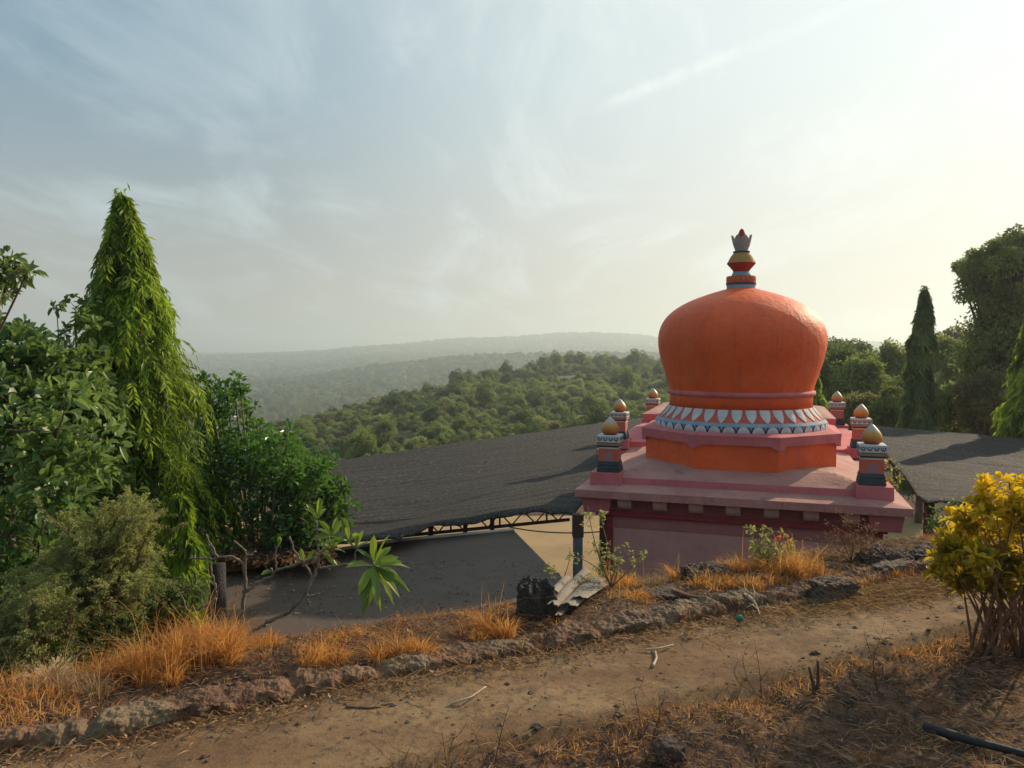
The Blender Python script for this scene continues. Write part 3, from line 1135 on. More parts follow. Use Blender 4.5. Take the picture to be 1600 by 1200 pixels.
# kalash finial on top of the dome
g = Geo()
z0 = 2.45
lathe(g, [(0.195, z0), (0.20, z0 + 0.05, 1), (0.207, z0 + 0.055, 1), (0.207, z0 + 0.08, 2), (0.203, z0 + 0.082, 3), (0.203, z0 + 0.16, 3), (0.196, z0 + 0.175, 3), (0.14, z0 + 0.176, 0),
          (0.13, z0 + 0.182, 0), (0.13, z0 + 0.20, 0), (0.112, z0 + 0.235, 2), (0.108, z0 + 0.245, 2), (0.125, z0 + 0.27, 2), (0.196, z0 + 0.352, 2), (0.198, z0 + 0.36, 4), (0.175, z0 + 0.40, 4), (0.15, z0 + 0.45, 4), (0.115, z0 + 0.495, 4), (0.105, z0 + 0.505, 5),
          (0.116, z0 + 0.51, 5), (0.116, z0 + 0.528, 5), (0.09, z0 + 0.532, 6), (0.088, z0 + 0.56, 6)], 40)
# zigzag teeth on the red ring
for k in range(18):
    thk = 2 * math.pi * k / 18
    V = [(0.2045 * math.cos(thk + q), 0.2045 * math.sin(thk + q), z) for q, z in ((-0.15, z0 + 0.157), (0.15, z0 + 0.157), (0, z0 + 0.115))]
    V += [(p[0] * 0.985, p[1] * 0.985, p[2]) for p in V]
    g.add(V, [(0, 2, 1), (0, 3, 2), (3, 5, 2), (1, 2, 5), (1, 5, 4), (0, 1, 4), (0, 4, 3)], 4)
fin = tpart(g, 'finial', [M['paleblue'], M['slate'], M['red'], M['brick'], M['ochre'], M['slate'], M['petal']])
# bud crown of separate petals around a cone
g = Geo()
lathe(g, [(0.085, z0 + 0.55), (0.085, z0 + 0.66), (0.07, z0 + 0.72, 1), (0.045, z0 + 0.78, 1), (0.03, z0 + 0.825, 1), (0.006, z0 + 0.85, 1)], 20)
for k in range(8):
    thk = 2 * math.pi * (k + 0.5) / 8 - math.pi / 2
    er = np.array([math.cos(thk), math.sin(thk)])
    es = np.array([-er[1], er[0]])
    rows = [(0.082, 0.034, 0.55), (0.098, 0.050, 0.60), (0.112, 0.058, 0.66), (0.128, 0.046, 0.71), (0.140, 0.006, 0.75)]
    V = []
    for r, hw, z in rows:
        for s_, t_ in ((-1, 0), (0, 0.014), (1, 0), (0, -0.02)):
            p = er * (r + t_) + es * hw * s_
            V.append((p[0], p[1], z0 + z))
    Q = []
    for i in range(len(rows) - 1):
        for j in range(4):
            Q.append((i * 4 + j, i * 4 + (j + 1) % 4, i * 4 + 4 + (j + 1) % 4, i * 4 + 4 + j))
    Q.append((16, 17, 18, 19))
    g.quads(V, Q)
tpart(g, 'petal_crown', [M['petal'], M['red']], parent=fin, off=TO)


# corner pillars
def onion_mat():
    m, nt, b = newmat('banded_onion_paint')
    t = N(nt, 'ShaderNodeTexCoord')
    sp = N(nt, 'ShaderNodeSeparateXYZ')
    L(nt, t.outputs['Generated'], sp.inputs[0])
    nz = N(nt, 'ShaderNodeTexNoise', in_Scale=6.0, in_Detail=4.0)
    L(nt, t.outputs['Generated'], nz.inputs['Vector'])
    v = mth(nt, 'ADD', sp.outputs[2], mth(nt, 'MULTIPLY', mth(nt, 'SUBTRACT', nz.outputs[0], 0.5), 0.06))
    r = N(nt, 'ShaderNodeValToRGB')
    e = r.color_ramp.elements
    e[0].position = 0.0
    e[0].color = (0.16, 0.03, 0.02, 1)
    e[1].position = 1.0
    e[1].color = (0.45, 0.42, 0.38, 1)
    for p, cc in ((0.10, (0.30, 0.05, 0.02)), (0.20, (0.48, 0.13, 0.02)), (0.42, (0.55, 0.22, 0.03)), (0.60, (0.58, 0.30, 0.06)), (0.66, (0.46, 0.36, 0.26))):
        k = e.new(p)
        k.color = (*cc, 1)
    L(nt, v, r.inputs[0])
    L(nt, r.outputs[0], b.inputs['Base Color'])
    b.inputs['Roughness'].default_value = 0.45
    return m


M['onion'] = onion_mat()


def make_pillar():
    g = Geo()
    sq(g, 0.122, 0.14, 0.122, 0.305, mat=0)
    # pale trefoil plaque painted on every face
    for a in range(4):
        ca, sa = math.cos(a * math.pi / 2), math.sin(a * math.pi / 2)
        out = [(-0.07, 0.15), (0.07, 0.15), (0.07, 0.215), (0.045, 0.235), (0.03, 0.255), (0, 0.275), (-0.03, 0.255), (-0.045, 0.235), (-0.07, 0.215)]
        V = [(x * ca + 0.125 * sa, x * sa - 0.125 * ca, z) for x, z in out] + [(x * ca + 0.120 * sa, x * sa - 0.120 * ca, z) for x, z in out]
        k = len(out)
        g.quads(V, [tuple(range(k))] + [(i, k + i, k + (i + 1) % k, (i + 1) % k) for i in range(k)], 1)
    shaft = g.build('corner_pillar', [M['coral'], M['lilac']], temple)
    g = Geo()
    box(g, -0.148, 0.148, -0.148, 0.148, 0.0, 0.04, bev=0.005)
    sq(g, 0.142, 0.04, 0.142, 0.058)
    sq(g, 0.146, 0.058, 0.132, 0.085)
    box(g, -0.138, 0.138, -0.138, 0.138, 0.085, 0.11, bev=0.004)
    sq(g, 0.133, 0.11, 0.124, 0.14)
    g.build('pillar_base', M['slate'], shaft)
    g = Geo()
    box(g, -0.127, 0.127, -0.127, 0.127, 0.305, 0.325, 0)
    sq(g, 0.132, 0.325, 0.145, 0.345, 2)
    box(g, -0.145, 0.145, -0.145, 0.145, 0.345, 0.372, 3, bev=0.004)
    box(g, -0.150, 0.150, -0.150, 0.150, 0.372, 0.478, 0, bev=0.006)
    for a in range(4):
        ca, sa = math.cos(a * math.pi / 2), math.sin(a * math.pi / 2)

        def face(pts, d, mt):
            V = [(x * ca + d * sa, x * sa - d * ca, z) for x, z in pts] + [(x * ca + 0.148 * sa, x * sa - 0.148 * ca, z) for x, z in pts]
            k = len(pts)
            g.quads(V, [tuple(range(k))] + [(i, k + i, k + (i + 1) % k, (i + 1) % k) for i in range(k)], mt)
        face([(-0.145, 0.378), (0.145, 0.378), (0.145, 0.388), (-0.145, 0.388)], 0.1515, 1)
        for q in range(4):
            cx_ = -0.108 + q * 0.072
            hw = 0.030
            arc_ = [(cx_ + hw * math.cos(t), 0.452 + 0.046 * math.sin(t)) for t in np.linspace(math.pi, 2 * math.pi, 9)]
            face(arc_, 0.1525, 1)
            hw = 0.018
            arc_ = [(cx_ + hw * math.cos(t), 0.4515 + 0.030 * math.sin(t)) for t in np.linspace(math.pi, 2 * math.pi, 7)]
            face(arc_, 0.1540, 0)
            hw = 0.008
            arc_ = [(cx_ + hw * math.cos(t), 0.4512 + 0.016 * math.sin(t)) for t in np.linspace(math.pi, 2 * math.pi, 5)]
            face(arc_, 0.1555, 1)
    g.build('pillar_cap', [M['white'], M['navy'], M['navy'], M['ochre']], shaft)
    g = Geo()
    lathe(g, [(0.070, 0.476), (0.085, 0.484), (0.105, 0.505), (0.114, 0.535), (0.113, 0.565), (0.102, 0.60), (0.080, 0.632), (0.052, 0.665), (0.028, 0.69), (0.012, 0.705), (0.002, 0.71)], 28)
    g.build('onion_bud', M['onion'], shaft, smoothed=True)
    return shaft


def copy_part(o, parent):
    c = o.copy()
    col.objects.link(c)
    c.parent = parent
    for ch in list(o.children):
        d = ch.copy()
        col.objects.link(d)
        d.parent = c
    return c


HALLX = -0.14
pil0 = make_pillar()
spots = [(1.555, -1.49, 0.0), (-1.575, -1.49, 0.0), (HALLX + 1.97, 2.15, 0.0), (HALLX - 1.97, 2.15, 0.0), (HALLX + 1.93, 6.1, 0.0), (HALLX - 1.93, 6.1, 0.0)]
pg = Geo()
for i, (x, y, z) in enumerate(spots):
    o = pil0 if i == 0 else copy_part(pil0, temple)
    o.location = (x, y, z - COURT)
for i, (x, y, z) in enumerate(spots):
    g = Geo()
    sq(g, 0.205, -0.155, 0.20, -0.001, cx=x + (0.02 if x > 0 else -0.02), cy=y)
    tpart(g, 'plinth', M['band'])

# hall roof behind the domed shrine
g = Geo()
box(g, HALLX - 2.05, HALLX + 2.05, 1.95, 6.45, COURT, -0.47)
tpart(g, 'hall_wall', M['wall'])
g = Geo()
sq(g, 2.36, -0.285, 2.36, -0.19, cx=HALLX, cy=4.3, hy0=2.35, hy1=2.35)
tpart(g, 'hall_roof_slab', M['pink'])
g = Geo()
sq(g, 2.35, -0.1895, 2.16, -0.145, cx=HALLX, cy=4.3, hy0=2.34, hy1=2.2, caps=True)
sq(g, 2.12, -0.147, 2.10, -0.05, mat=1, cx=HALLX, cy=4.3, hy0=2.16, hy1=2.14, caps=True)
tpart(g, 'hall_roof_surface', [M['pinktop'], M['band']])
g = Geo()
box(g, HALLX - 1.56, HALLX + 1.56, 2.75, 5.6, -0.06, 0.29)
tpart(g, 'raised_roof_wall', M['orange'])
g = Geo()
sq(g, 1.63, 0.29, 1.64, 0.41, cx=HALLX, cy=4.17, hy0=1.5, hy1=1.51)
sq(g, 1.636, 0.4095, 1.50, 0.43, mat=1, cx=HALLX, cy=4.17, hy0=1.505, hy1=1.40)
tpart(g, 'raised_roof_slab', [M['band'], M['pinktop']])

# ------------------------------------------------------------------ shade net canopies


def net(name, corners, label, sag=0.10, seed=0, hem=0.12, lift=0.0):
    """corners: near-left, near-right, far-right, far-left world points"""
    c = [np.asarray(p, float) for p in corners]
    nu, nv = 110, 70
    U, Vv = np.meshgrid(np.linspace(0, 1, nu), np.linspace(0, 1, nv))
    Pn = ((1 - U)[..., None] * c[0] + U[..., None] * c[1]) * (1 - Vv)[..., None] + ((1 - U)[..., None] * c[3] + U[..., None] * c[2]) * Vv[..., None]
    Pn[..., 2] += -sag * np.sin(np.pi * U) * np.sin(np.pi * np.clip(Vv * 1.02, 0, 1)) + 0.05 * fbm(U * 5 + seed, Vv * 9, 3) + 0.02 * vnoise(U * 4 + seed, Vv * 60)
    # ragged near hem
    rag = hem * (fbm(np.linspace(0, 12, nu), 2.2 + seed, 4, 0.7))
    Pn[0, :, 1] += rag
    Pn[0, :, 2] -= 0.01 + np.abs(rag) * 0.3
    if lift:
        q = np.clip((U - 0.36) / 0.14, 0, 1)
        q = q * q * (3 - 2 * q) * np.clip((1 - U) / 0.12, 0, 1) * (1 - Vv) ** 3
        Pn[..., 1] += lift * q
    Pn[-1, :, 1] += 0.8 * rag
    V = Pn.reshape(-1, 3)
    idx = np.arange(nu * nv).reshape(nv, nu)
    a, b, c_, d = idx[:-1, :-1], idx[:-1, 1:], idx[1:, 1:], idx[1:, :-1]
    T = np.concatenate([np.stack([a, b, c_], -1).reshape(-1, 3), np.stack([a, c_, d], -1).reshape(-1, 3)])
    # second skin a little below makes the double net thickness
    V2 = V - np.array([0, 0, 0.02])
    T2 = T[:, ::-1] + len(V)
    rim = []
    border = np.concatenate([idx[0, :], idx[1:, -1], idx[-1, -2::-1], idx[-2:0:-1, 0]])
    for i in range(len(border)):
        p, q = border[i], border[(i + 1) % len(border)]
        rim += [(p, p + len(V), q + len(V)), (p, q + len(V), q)]
    g = Geo()
    g.add(np.concatenate([V, V2]), np.concatenate([T, T2, rim]))
    o = g.build(name, M['net'], smoothed=True)
    me = o.data
    uv = me.uv_layers.new(name='UVMap')
    uvs = np.stack([U.ravel(), Vv.ravel()], 1)
    uvs = np.concatenate([uvs, uvs])
    li = np.empty(len(me.loops), dtype=np.int32)
    me.loops.foreach_get('vertex_index', li)
    uv.data.foreach_set('uv', uvs[li].astype(np.float32).ravel())
    put(o, None, label, 'shade net')
    return o


net('shade_net', [G(395, 868, -0.42), G(897, 802, -0.42), G(1015, 650, -0.35), G(500, 722, -0.42)],
    'large black shade net canopy left of the temple, sunlit slope of bushes behind', sag=0.16, seed=1, lift=0.42)
net('shade_net', [G(1442, 783, -0.30), (10.6, 8.6, -0.3), (12.6, 12.6, -0.28), G(1350, 662, -0.28)],
    'black shade net canopy right of the temple, behind the yellow shrub', sag=0.12, seed=5)

# steel frame showing under the front hem of the left net
pa, pb = G(600, 838, -0.47), G(893, 803, -0.47)
pa.y += 0.75
pb.y += 0.35
tr = empty('steel_truss', (pa.x, pa.y, COURT), 'rusty brown steel truss with diagonal bars under front edge of left black net', 'truss')
toff = (pa.x, pa.y, COURT)
bot = [0.30, 0.20]


def bar(name, a, b, r, parent, off, mat=None, sides=4):
    g = Geo()
    tube(g, np.linspace(np.asarray(a, float), np.asarray(b, float), 2), r, sides)
    o = g.build(name, mat or M['steel'], parent, off)
    return o


ext = pa + (pa - pb) * 0.25
top0, top1 = Vector(ext), Vector(pb)
dn0 = Vector((0, 0, -0.20))
bar('top_chord', top0, top1, 0.018, tr, toff)
bar('bottom_chord', top0 + dn0, top1 + dn0 * 0.75, 0.022, tr, toff)
nseg = 9
for k in range(nseg + 1):
    t = k / nseg
    a = top0.lerp(top1, t)
    b = (top0 + dn0).lerp(top1 + dn0 * 0.75, t)
    if k % 2 == 0:
        bar('strut', a, b, 0.012, tr, toff)
    if k < nseg:
        b2 = (top0 + dn0).lerp(top1 + dn0 * 0.75, (k + 0.5) / nseg)
        bar('diagonal', a, b2, 0.009, tr, toff)
        bar('diagonal', b2, top0.lerp(top1, (k + 1) / nseg), 0.009, tr, toff)
for px, wd in ((657, 0.032), (713, 0.028), (758, 0.028)):
    t = (px - 600) / 293
    a = pa.lerp(pb, t)
    q = a.copy()
    q.z = COURT
    bar('post', a, q, wd, tr, toff)

# grey steel column in front of the temple corner
pc = P(903, 800, 9.15)
cl = empty('steel_column', (pc.x, pc.y, COURT), 'blue grey steel column holding the net beside the left corner of the temple', 'column')
g = Geo()
box(g, -0.055, 0.055, -0.05, 0.05, 0.06, 3.24, bev=0.006)
g.build('shaft', M['postgrey'], cl)
g = Geo()
box(g, -0.066, 0.066, -0.06, 0.06, 3.24, 3.52, bev=0.008)
g.build('bracket', M['steel'], cl)
g = Geo()
box(g, -0.14, 0.14, -0.14, 0.14, 0, 0.06, bev=0.008)
g.build('base_plate', M['steel'], cl)
pc2 = P(943, 800, 9.9)
g = Geo()
box(g, -0.045, 0.045, -0.04, 0.04, 0, 3.3, bev=0.005)
g2 = g.build('timber_post', M['steel'], None)
g2.location = (pc2.x, pc2.y, COURT)
put(g2, None, 'dark slim post standing right against the maroon corner of the temple', 'post')
# right-hand net posts
for px, Y in ((1452, 10.2), (1520, 13.0)):
    p = P(px, 780, Y)
    g = Geo()
    box(g, -0.05, 0.05, -0.05, 0.05, 0, 3.5, bev=0.005)
    g2 = g.build('timber_post', M['steel'], None)
    g2.location = (p.x, p.y, COURT)
    put(g2, None, 'dark post under the right black net, %s' % ('at its near corner by the temple' if px < 1500 else 'behind the yellow shrub'), 'post')

# slack cable from the truss to the column
g = Geo()
tube(g, bez(P(790, 822, 9.2), P(860, 838, 9.1), P(946, 830, 9.3), 16), 0.008, 5)
o = g.build('cable', M['pipe'])
put(o, None, 'thin black cable sagging from the truss to the grey column', 'cable')

# ------------------------------------------------------------------ flat grey roof below the bank
zs = -0.62
pts = [G(300, 1000, zs), G(560, 992, zs), G(705, 970, zs), G(895, 916, zs), G(873, 900, zs), G(803, 829, zs), G(620, 846, zs), G(480, 868, zs), G(250, 915, zs)]
rf = empty('concrete_roof', (pts[2].x, pts[2].y, COURT), 'flat weathered grey concrete roof below the bank, left of the black rock', 'roof')
roff = (pts[2].x, pts[2].y, COURT)
g = Geo()
k = len(pts)
V = [(p.x, p.y, p.z) for p in pts] + [(p.x, p.y, p.z - 0.12) for p in pts]
g.quads(V, [tuple(range(k)), tuple(range(2 * k - 1, k - 1, -1))] + [(i, k + i, k + (i + 1) % k, (i + 1) % k) for i in range(k)])
g.build('roof_deck', M['slabroof'], rf, roff)
g = Geo()
for a, b in ((pts[5], pts[6]), (pts[6], pts[7]), (pts[7], pts[8])):
    tube(g, np.linspace(np.array(a) + (0, 0, 0.012), np.array(b) + (0, 0, 0.012), 8), 0.02, 6)
g.build('roof_edge', M['whitelip'], rf, roff, smoothed=True)
for px, py in ((380, 960), (860, 880), (640, 862)):
    p = G(px, py, zs)
    g = Geo()
    box(g, p.x - 0.1, p.x + 0.1, p.y - 0.1, p.y + 0.1, COURT, zs - 0.13)
    g.build('support', M['slate'], rf, roff)
g = Geo()
tube(g, [P(340, 880, 6.45), P(340, 930, 6.4), P(339, 1000, 6.35), P(338, 1200, 6.3)], [0.065, 0.07, 0.075, 0.08], 10)
o = g.build('dark_post', M['rock'], smoothed=True)
put(o, None, 'thick black post between weeping tree and grey concrete roof', 'post')

# ------------------------------------------------------------------ kerb, stones, debris


def kerb():
    g = Geo()
    s = np.arange(-3.4, 8.2, 0.009)
    nn = len(s)
    prof = [(0.0, -0.08), (0.003, 0.02), (0.004, 0.04), (0.006, 0.065), (0.012, 0.088), (0.03, 0.096), (0.06, 0.097), (0.09, 0.096), (0.12, 0.094), (0.16, 0.088), (0.19, 0.07), (0.22, 0.03), (0.22, -0.08)]
    pa_ = np.array(prof)
    al = np.concatenate([[0], np.cumsum(np.hypot(*np.diff(pa_, axis=0).T))])
    aa_ = np.linspace(0, al[-1], 46)
    prof = list(zip(np.interp(aa_, al, pa_[:, 0]), np.interp(aa_, al, pa_[:, 1])))
    V = np.zeros((nn, len(prof), 3))
    # breaks between the weathered lengths of kerb
    brk = np.ones(nn)
    for b in np.arange(-3.2, 8.2, 0.62):
        bb = b + 0.2 * math.sin(b * 5)
        brk -= 0.42 * np.exp(-((s - bb) / 0.03) ** 2)
    wear = 1 + 0.55 * fbm(s * 1.3, 4.4, 3, 0.6)
    wear = wear * brk * np.where((s > 5.45) & (s < 5.9), 0.5, 1)
    for j, (a, z) in enumerate(prof):
        nz = 0.045 * fbm(s * 9, aa_[j] * 9 + 2, 5, 0.62)
        na = N_OUT + a * (1 + 0.3 * vnoise(s * 2, 1.1)) + nz + 0.05 * vnoise(s * 0.9, 7.7)
        V[:, j, 0] = s * UD[0] + na * ND[0]
        V[:, j, 1] = s * UD[1] + na * ND[1]
        V[:, j, 2] = z * np.where(z > 0, wear * 0.78, 1) + 0.035 * fbm(s * 9, aa_[j] * 9 + 11, 5, 0.62)
    idx = np.arange(nn * len(prof)).reshape(nn, len(prof))
    a, b, c, d = idx[:-1, :-1], idx[1:, :-1], idx[1:, 1:], idx[:-1, 1:]
    T = np.concatenate([np.stack([a, b, c], -1).reshape(-1, 3), np.stack([a, c, d], -1).reshape(-1, 3)])
    g.add(V.reshape(-1, 3), T)
    o = g.build('stone_kerb', M['kerb'], smoothed=False)
    put(o, None, 'crumbling low laterite kerb running along the far side of the earth path', 'kerb')


kerb()


def rock(name, c, size, mat, label, cat, seed=0, blocky=0.0, rz=0, group=None, sub=3):
    import bmesh
    bm = bmesh.new()
    bmesh.ops.create_icosphere(bm, subdivisions=sub, radius=1)
    V = np.array([v.co[:] for v in bm.verts])
    T = np.array([[v.index for v in f.verts] for f in bm.faces])
    bm.free()
    if blocky > 0:
        m = np.max(np.abs(V), axis=1, keepdims=True)
        V = V * (1 - blocky) + (V / m) * blocky * 0.85
    nse = fbm(V[:, 0] * 1.6 + seed * 3.1 + V[:, 2], V[:, 1] * 1.6 + seed + V[:, 2] * 0.7, 4, 0.6)
    V = V * (1 + 0.28 * nse[:, None])
    V = V * (1 + 0.16 * fbm(V[:, 0] * 5 + seed + V[:, 2] * 3, V[:, 1] * 5 - V[:, 2] * 4 + seed, 4, 0.7)[:, None])
    V = V * np.asarray(size)
    ca, sa = math.cos(rz), math.sin(rz)
    V = np.stack([V[:, 0] * ca - V[:, 1] * sa, V[:, 0] * sa + V[:, 1] * ca, V[:, 2]], 1)
    g = Geo()
    g.add(V, T)
    o = g.build(name, mat, smoothed=False)
    o.location = c
    return put(o, None, label, cat, group)


# black stump-like rock
p = G(838, 975, 0.03)
rock('boulder', (p.x, p.y + 0.14, 0.06), (0.115, 0.12, 0.21), M['rock'], 'black charred looking boulder on the bank beside broken cement sheets', 'rock', 2, 0.45, 0.2, sub=5)
p = G(1300, 925, 0.1)
rock('stone_block', (p.x + 0.06, p.y + 0.12, 0.065), (0.17, 0.10, 0.085), M['block'], 'rectangular grey brown stone block lying on the kerb below the dried bush', 'stone', 5, 0.85, 0.35, sub=5)
p = G(1390, 885, 0.1)
rock('stone_block', (p.x + 0.05, p.y + 0.05, 0.06), (0.20, 0.07, 0.055), M['block'], 'long low kerb stone just left of the yellow shrub', 'stone', 8, 0.8, 0.5, sub=5)
for i, (px, py, sx, sz, lab) in enumerate(((1110, 880, 0.38, 0.10, 'dark crumbly soil heap against temple wall, left of the flowering bush'), (1040, 915, 0.30, 0.07, 'low dark clod of soil behind kerb, below the left end of temple wall'),
                                       (1380, 868, 0.42, 0.16, 'dark earth mound under the dried bush at the right temple corner'), (1240, 895, 0.22, 0.09, 'dark clod just left of the stone block'), (560, 992, 0.4, 0.05, 'flat dark clod at bank edge in front of grey roof, left'),
                                       (680, 985, 0.32, 0.045, 'flat dark clod at bank edge beside the bright tuft'), (1450, 858, 0.35, 0.12, 'rightmost earth mound behind the yellow shrub'))):
    p = G(px, py, 0.08)
    rock('earth_clod', (p.x, p.y, 0.0), (sx * 0.6, 0.13, sz * 0.8), M['soilrock'], lab, 'soil mound', 20 + i, 0.2, 0.4, sub=5)
# dark lump added to stand in for the shaded hollow at the path edge
p = G(1045, 1165, 0)
rock('boulder', (p.x, p.y, -0.02), (0.07, 0.06, 0.045), M['soilrock'], 'small dark lump standing in for a shaded hollow at the near path edge', 'rock', 12, 0.3, 0.2)

# broken sheets heap


def halfpipe(name, a, b, r, label, flat=1.0, arc0=0.2, arc1=2.9, th=0.008, mat=None):
    a = np.array(a, float)
    b = np.array(b, float)
    t = unit(b - a)
    sv = unit(np.cross(t, [0, 0, 1.0]))
    uv_ = np.cross(sv, t)
    n = 12
    g = Geo()
    V = []
    L_ = 9
    for i in range(L_):
        c = a + (b - a) * i / (L_ - 1)
        jag = 0.012 * math.sin(i * 3.1)
        for rr2 in (r, r - th):
            for q in np.linspace(arc0, arc1, n):
                V.append(c + sv * math.cos(q) * rr2 + uv_ * math.sin(q) * rr2 * flat + t * (0.02 * math.sin(q * 5) if i in (0, L_ - 1) else 0))
    Q = []
    m = 2 * n
    for i in range(L_ - 1):
        for q in range(n - 1):
            Q.append((i * m + q, i * m + q + 1, (i + 1) * m + q + 1, (i + 1) * m + q))
            Q.append((i * m + n + q, (i + 1) * m + n + q, (i + 1) * m + n + q + 1, i * m + n + q + 1))
        for q, q2 in ((0, n), (n - 1, 2 * n - 1)):
            Q.append((i * m + q, (i + 1) * m + q, (i + 1) * m + q2, i * m + q2))
    for i in (0, L_ - 1):
        for q in range(n - 1):
            Q.append((i * m + q, i * m + n + q, i * m + n + q + 1, i * m + q + 1))
    off = (a[0], a[1], a[2])
    g.quads(V, Q)
    o = g.build(name, mat or M['asbestos'], None, off)
    o.location = off
    return put(o, None, label, 'debris', 'broken roofing pieces beside the black boulder')


halfpipe('broken_sheet', G(862, 950, 0.12), P(915, 895, 5.15), 0.035, 'longest curved piece of broken cement roofing, leaning up towards the grey column')
halfpipe('broken_sheet', G(864, 928, 0.16), P(886, 905, 5.2), 0.03, 'short curved piece of broken roofing, closest to the black boulder')
halfpipe('broken_sheet', G(885, 948, 0.10), P(932, 905, 5.1), 0.06, 'flat grey slab of broken roofing lying lowest in the heap', flat=0.35)
halfpipe('broken_sheet', G(872, 962, 0.08), P(893, 935, 4.8), 0.022, 'small splintered roofing strip in front of the heap', flat=0.4)
halfpipe('broken_sheet', G(905, 935, 0.12), P(942, 912, 5.15), 0.045, 'rightmost tilted shard of broken roofing', flat=0.3)


def stick(name, pts, r, mat, label, cat='stick', twigs=0, group=None):
    pts = [np.array(p, float) for p in pts]
    P0 = np.array(pts)
    t = np.linspace(0, 1, 14)
    tp = np.linspace(0, 1, len(P0))
    C = np.stack([np.interp(t, tp, P0[:, k]) for k in range(3)], 1)
    C[1:-1] = (C[:-2] + 2 * C[1:-1] + C[2:]) / 4
    g = Geo()
    tube(g, C, np.linspace(r, r * 0.55, 14), 6)
    for i in range(twigs):
        k = RS.randint(3, 12)
        d = unit(RS.normal(size=3) + np.array([0, 0, 0.6]))
        tube(g, [C[k], C[k] + d * 0.05, C[k] + d * 0.1 + RS.normal(size=3) * 0.015], [r * 0.5, r * 0.4, r * 0.2], 4)
    off = tuple(C[0])
    o = g.build(name, mat, None, off, smoothed=True)
    o.location = off
    return put(o, None, label, cat, group)


def Gz(px, py, dz=0.01):
    p = G(px, py, 0.03)
    for _ in range(3):
        n = p.x * ND[0] + p.y * ND[1]
        h = 0.03 if N_IN < n < N_OUT else float(H(p.x, p.y))
        p = G(px, py, h + dz)
    return p


stick('fallen_stick', [Gz(703, 1100), Gz(735, 1090, 0.03), Gz(759, 1073, 0.02)], 0.006, M['deadwood'], 'thin pale stick lying on the path below the brightest grass tuft')
stick('fallen_stick', [Gz(1020, 1041), Gz(1026, 1028), Gz(1023, 1014)], 0.008, M['deadwood'], 'short bent pale stick standing out on the path below the temple')
stick('fallen_stick', [Gz(1008, 1015), Gz(1030, 1013, 0.02), Gz(1052, 1007)], 0.006, M['deadwood'], 'pale stick lying crosswise above the short bent one on the path')
stick('fallen_stick', [Gz(540, 1104), Gz(580, 1106), Gz(612, 1098)], 0.006, M['stem'], 'brown curved stick along the kerb foot, left of the pale one')
stick('fallen_branch', [Gz(1050, 922, 0.03), Gz(1080, 933, 0.05), Gz(1130, 936, 0.05), Gz(1162, 930, 0.04)], 0.012, M['stem'], 'long dark branch lying on the bank leading to the bleached root', 'branch', 3)
stick('bleached_root', [Gz(1162, 928, 0.05), Gz(1175, 935, 0.07), Gz(1183, 948, 0.03), Gz(1187, 962, 0.0)], 0.009, M['deadwood'], 'bleached forked root hanging over the kerb right of the dark branch', 'root', 6)
stick('rubber_hose', [Gz(1448, 1136, 0.02), Gz(1500, 1152, 0.03), Gz(1560, 1168, 0.03), Gz(1640, 1188, 0.03)], 0.022, M['pipe'], 'thick black hose lying across the dry grass in the bottom right corner', 'hose')
b0 = Gz(1275, 1095, -0.02)
stub = empty('cut_shrub_stump', b0, 'small cut stump with two upright dark prongs at the near path edge', 'stump')
for (qx, qy) in ((1264, 1042), (1278, 1032), (1270, 1062)):
    q = P(qx, qy, b0.y)
    g = Geo()
    tube(g, bez(b0, (Vector(b0) + q) / 2 + Vector((0.01, 0, -0.02)), q, 6), np.linspace(0.011, 0.006, 6), 6)
    g.build('prong', M['darktwig'], stub, tuple(b0), smoothed=True)
g = Geo()
p = Gz(1153, 967, 0.02)
lathe(g, [(0.018, 0.0), (0.021, 0.008), (0.019, 0.025), (0.008, 0.036)], 9)
o = g.build('plastic_cap', M['greenplastic'])
o.location = p
o.rotation_euler = (0.9, 0.5, 0.2)
put(o, None, 'small green plastic cup lying at the foot of the kerb', 'litter')

# ------------------------------------------------------------------ vegetation


